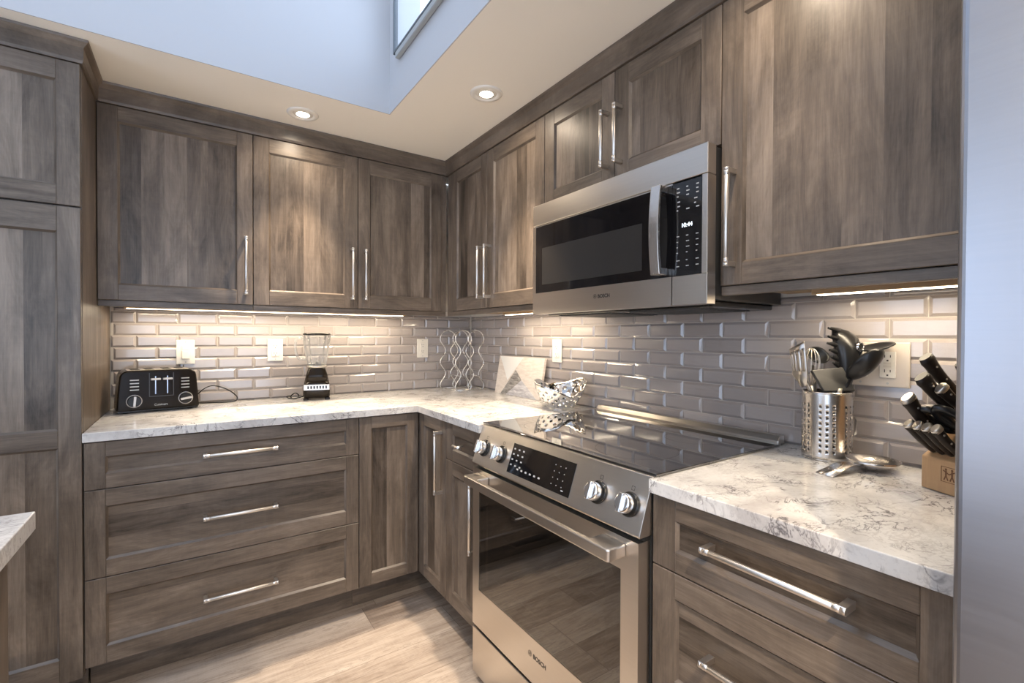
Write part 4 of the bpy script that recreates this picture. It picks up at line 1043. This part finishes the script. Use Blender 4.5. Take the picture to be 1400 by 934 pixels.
# spoons
def ellip(m, c, ax, ay, az, la, lb, lc, n=24, k=12):
    rings = []
    for i in range(1, k):
        th = PI*i/k; rings.append([c+ax*(-la*math.cos(th))+ay*(lb*math.sin(th)*math.cos(q*2*PI/n))+az*(lc*math.sin(th)*math.sin(q*2*PI/n)) for q in range(n)])
    return m.ring_loft(rings)
def dish(m, c, ax, ay, az, la, lb, depth, n=28, k=8):
    # shallow spoon bowl opening along +az
    rings = []
    for i in range(k+1):
        s_ = max(0.02, i/k); rings.append([c+ax*(la*s_*math.cos(q*2*PI/n))+ay*(lb*s_*math.sin(q*2*PI/n))-az*(depth*(1-s_*s_)) for q in range(n)])
    m.ring_loft(rings, False); return m
def kd(d_, x_, z): return Vector((KC.x+x_, KC.y-d_, z))
ALONG, INTO, UPV = Vector((0,-1,0)), Vector((1,0,0)), Vector((0,0,1))
t = thing('serving_spoon', 'black serving spoon leaning right at the front of the canister', 'utensil', kd(0.02, 0.0, ZF))
c0 = kd(0.086, -0.004, 1.170); ax = (kd(0.122, -0.006, 1.208)-kd(0.054, 0.0, 1.130)).normalized(); az = (bf*0.80+UPV*0.30); az = (az-ax*az.dot(ax)).normalized(); ay = ax.cross(az)
m = MB(); dish(m, c0, ax, ay, az, 0.054, 0.030, 0.020); m.build('bowl', NAVY, t, solid=0.003)
m = MB(); m.tube([kd(0.012, -0.004, ZF), kd(0.038, -0.002, 1.090), kd(0.056, 0.0, 1.134)], [(0.007, 0.004), (0.007, 0.004), (0.009, 0.005)], 10); m.build('handle', NAVY, t)
t = thing('skimmer_spoon', 'black flat spoon lying nearly edge-on at the right back of the canister', 'utensil', kd(0.03, 0.03, ZF))
c0 = kd(0.098, 0.034, 1.216); ax = (ALONG*0.97+UPV*0.16).normalized(); az = UPV*0.85-bf*0.45; az = (az-ax*az.dot(ax)).normalized(); ay = ax.cross(az)
m = MB(); dish(m, c0, ax, ay, az, 0.040, 0.030, 0.010); m.build('bowl', NAVY, t, solid=0.003)
m = MB(); m.tube(smooth([kd(0.014, 0.026, ZF), kd(0.034, 0.034, 1.10), kd(0.050, 0.036, 1.170), kd(0.066, 0.035, 1.206)], 5), [(0.006, 0.0040)]*16, 10); m.build('handle', NAVY, t)
t = thing('ladle', 'grey ladle head tucked behind the whisk and pasta fork', 'utensil', kp(0.0, 0.025, ZF))
c0 = kp(-0.004, 0.030, 1.190); ax = br; az = (Vector((0,0,0.5))-bf*0.85).normalized(); ay = ax.cross(az)
m = MB(); dish(m, c0, ax, ay, az, 0.028, 0.026, 0.024); m.build('bowl', DGREY, t, solid=0.002)
m = MB(); m.tube([kp(-0.002, 0.022, ZF), kp(-0.004, 0.046, 1.100), kp(-0.004, 0.052, 1.160)], [(0.006, 0.003)]*3, 10); m.build('handle', NICKEL, t)

# spoon rest
t = thing('spoon_rest', 'steel spoon rest lying in front of the canister', 'spoon rest', (-0.165, -2.215, CZ))
sc_ = Vector((-0.116, -2.232, CZ)); sd = Vector((-0.957, 0.290, 0)); sn = Vector((-0.290, -0.957, 0))
m = MB(); m.lathe([(0.0005, 0.0028), (0.018, 0.0028), (0.034, 0.008), (0.047, 0.017), (0.0545, 0.0265), (0.0560, 0.0265), (0.048, 0.0155), (0.034, 0.0062), (0.018, 0.0008), (0.0005, 0.0008)], sc_, 44); m.build('dish', STEELZ, t)
m = MB(); pr_ = [(0.046, 0.0150), (0.060, 0.0195), (0.078, 0.0215), (0.100, 0.0195), (0.120, 0.0125), (0.158, 0.0016)]; wd = [0.011, 0.013, 0.016, 0.019, 0.020, 0.021]
for i in range(5):
    (s0, h0), (s1, h1) = pr_[i], pr_[i+1]
    m.quad([sc_+sd*s0+sn*wd[i]+Vector((0,0,h0)), sc_+sd*s1+sn*wd[i+1]+Vector((0,0,h1)), sc_+sd*s1-sn*wd[i+1]+Vector((0,0,h1)), sc_+sd*s0-sn*wd[i]+Vector((0,0,h0))], None, 0, True)
m.build('handle', STEELZ, t, solid=0.0016, weld=True)

# knife block
KO = Vector((-0.184, -2.342, CZ)); ks = Vector((0.891, -0.453, 0)); kw = Vector((-0.453, -0.891, 0))
def kb(s_, w_, z): return KO+ks*s_+kw*w_+Vector((0,0,z))
t = thing('knife_block', 'light wooden knife block beside the refrigerator, with a burnt-in twin-figure mark', 'knife block', kb(0.08, 0.05, 0))
def block(m, poly, w0, w1):
    b_ = len(m.v); n_ = len(poly); m.v += [kb(s_, w0, z) for s_, z in poly]+[kb(s_, w1, z) for s_, z in poly]
    m.face(range(b_, b_+n_)); m.face(range(b_+n_, b_+2*n_))
    for i in range(n_): j = (i+1) % n_; m.face((b_+i, b_+j, b_+n_+j, b_+n_+i), [(0.01, 0), (0.01, 0.05), (0.08, 0.05), (0.08, 0)])
    return m
block(MB(), [(0,0.0008),(0,0.070),(0.030,0.090),(0.060,0.160),(0.092,0.222),(0.135,0.200),(0.160,0.0008)], 0.0, 0.106).build('body', BLOCKW, t, bevel=0.003, seg=2)
# burnt mark: square border, two joined figures, two lines of small lettering
m = MB()
def bm_(w0, w1, z0, z1): block(m, [(-0.0005, z0), (-0.0005, z1), (-0.00005, z1), (-0.00005, z0)], w0, w1)
L0, L1, Z0, Z1 = 0.042, 0.074, 0.026, 0.058
for a in ((L0, L1, Z0, Z0+0.001), (L0, L1, Z1-0.001, Z1), (L0, L0+0.001, Z0, Z1), (L1-0.001, L1, Z0, Z1)): bm_(*a)
def seg_(w0, z0, w1, z1, th=0.0013):
    d_ = Vector((w1-w0, z1-z0)).normalized(); p_ = Vector((-d_.y, d_.x))*th
    pts = [(w0+p_.x, z0+p_.y), (w1+p_.x, z1+p_.y), (w1-p_.x, z1-p_.y), (w0-p_.x, z0-p_.y)]
    m.quad([kb(-0.0004, a_, b_) for a_, b_ in pts])
for cx in (0.052, 0.064):
    m.lathe([(0.0, 0.0), (0.0024, 0.0)], kb(-0.0004, cx, 0.0525), 14, 0, False, -ks)
    sg = 1 if cx < 0.058 else -1
    seg_(cx, 0.050, cx, 0.040, 0.0018); seg_(cx, 0.040, cx-0.004, 0.030); seg_(cx, 0.040, cx+0.004, 0.030); seg_(cx, 0.047, cx+sg*0.006, 0.043); seg_(cx, 0.047, cx-sg*0.006, 0.050)
m.build('burnt_mark', BURN, t)
KNW = (-0.67, 0.74)
def knife(label, base, end, r=(0.0075, 0.012), cap=True, cat='knife'):
    B = kb(*base); E_ = kb(*end); d_ = (E_-B).normalized()
    t = thing('kitchen_knife', label, cat, B, group=None)
    m = MB(); n_ = 12; pts = []; rr = []
    perp = (ks*0.74+Vector((0,0,0.67))).normalized()
    for i in range(n_+1):
        q = i/n_; p = B.lerp(E_, q)-perp*(0.004*math.sin(PI*q)); pts.append(p)
        k = 0.80+0.20*q-0.12*math.sin(PI*q)+(0.10 if q > 0.85 else 0); k *= 0.8 if i == n_ else 1
        rr.append((r[0]*(0.9 if i == n_ else 1), r[1]*k))
    m.tube(pts, rr, 14); hd = m.build('handle', POM, t)
    if cap:
        m = MB(); m.tube([E_-d_*0.009-perp*0.0008, E_-d_*0.001, E_+d_*0.0015], [(r[0]*1.05, r[1]*1.03), (r[0]*1.05, r[1]*1.0), (r[0]*0.85, r[1]*0.8)], 14); m.build('end_cap', NICKEL, t)
    L = (E_-B).length
    for q in (0.22, 0.50, 0.78):
        m = MB(); c_ = B.lerp(E_, q)-perp*(0.004*math.sin(PI*q))
        sd_ = d_.cross(perp).normalized()
        m.cyl(c_-sd_*(r[0]+0.0006), c_+sd_*(r[0]+0.0006), 0.0022, 10); m.build('rivet', NICKEL, hd)
    m = MB(); m.tube([B-d_*0.004, B+d_*0.005], [(r[0]*0.9, r[1]*0.8)]*2, 12); m.build('bolster', NICKEL, t)
    m = MB(); sd_ = d_.cross(perp).normalized(); a_ = B-d_*0.004; b_ = B-d_*0.014
    m.quad([a_+perp*0.006, b_+perp*0.006, b_-perp*0.006, a_-perp*0.006]); m.build('blade', NICKEL, t, solid=0.0015)
    return t
names_ = ('steak knife in the lowest row of the block, leftmost of the four', 'steak knife in the lowest row, second from the left', 'steak knife in the lowest row, third from the left', 'steak knife in the lowest row, rightmost of the four')
for i in range(4): knife(names_[i], (0.016, 0.014+i*0.0185, 0.086), (-0.044, 0.010+i*0.0190, 0.142), (0.0080, 0.0120))['group'] = 'steak knives in the block'
knife('large knife with steel-capped handle sticking out furthest left of the block', (0.030, 0.016, 0.104), (-0.052, 0.014, 0.198), (0.0100, 0.0165))
knife('topmost black-handled knife at the back of the block', (0.070, 0.022, 0.195), (-0.014, 0.018, 0.284), (0.0100, 0.0160), False)
knife('black riveted knife just below the topmost one in the block', (0.056, 0.030, 0.160), (-0.030, 0.024, 0.243), (0.0105, 0.0170), False)
knife('short knife with steel-edged handle in the middle of the block', (0.060, 0.056, 0.165), (-0.012, 0.048, 0.222), (0.0090, 0.0140))
knife('knife at the far right of the block, half hidden by the refrigerator', (0.080, 0.088, 0.205), (0.010, 0.070, 0.275), (0.0100, 0.0160), False)
# shears
t = thing('kitchen_shears', 'black-handled kitchen shears in the middle of the knife block', 'scissors', kb(0.045, 0.05, 0.125))
for w_, dz in ((0.030, 0.0), (0.058, 0.006)):
    m = MB(); c0 = kb(0.006, w_, 0.152+dz); ax = (-ks*0.67+Vector((0,0,0.50))+kw*(-0.15)).normalized(); ay = kw*0.90+Vector((0,0,0.30)); ay = (ay-ax*ay.dot(ax)).normalized()
    m.tube([c0+ax*(0.036*math.cos(k*2*PI/28))+ay*(0.016*math.sin(k*2*PI/28)) for k in range(28)], (0.0095, 0.0080), 10, closed=True)
    m.tube([c0-ax*0.030, c0-ax*0.052], 0.006, 10); m.build('handle', NAVY, t)
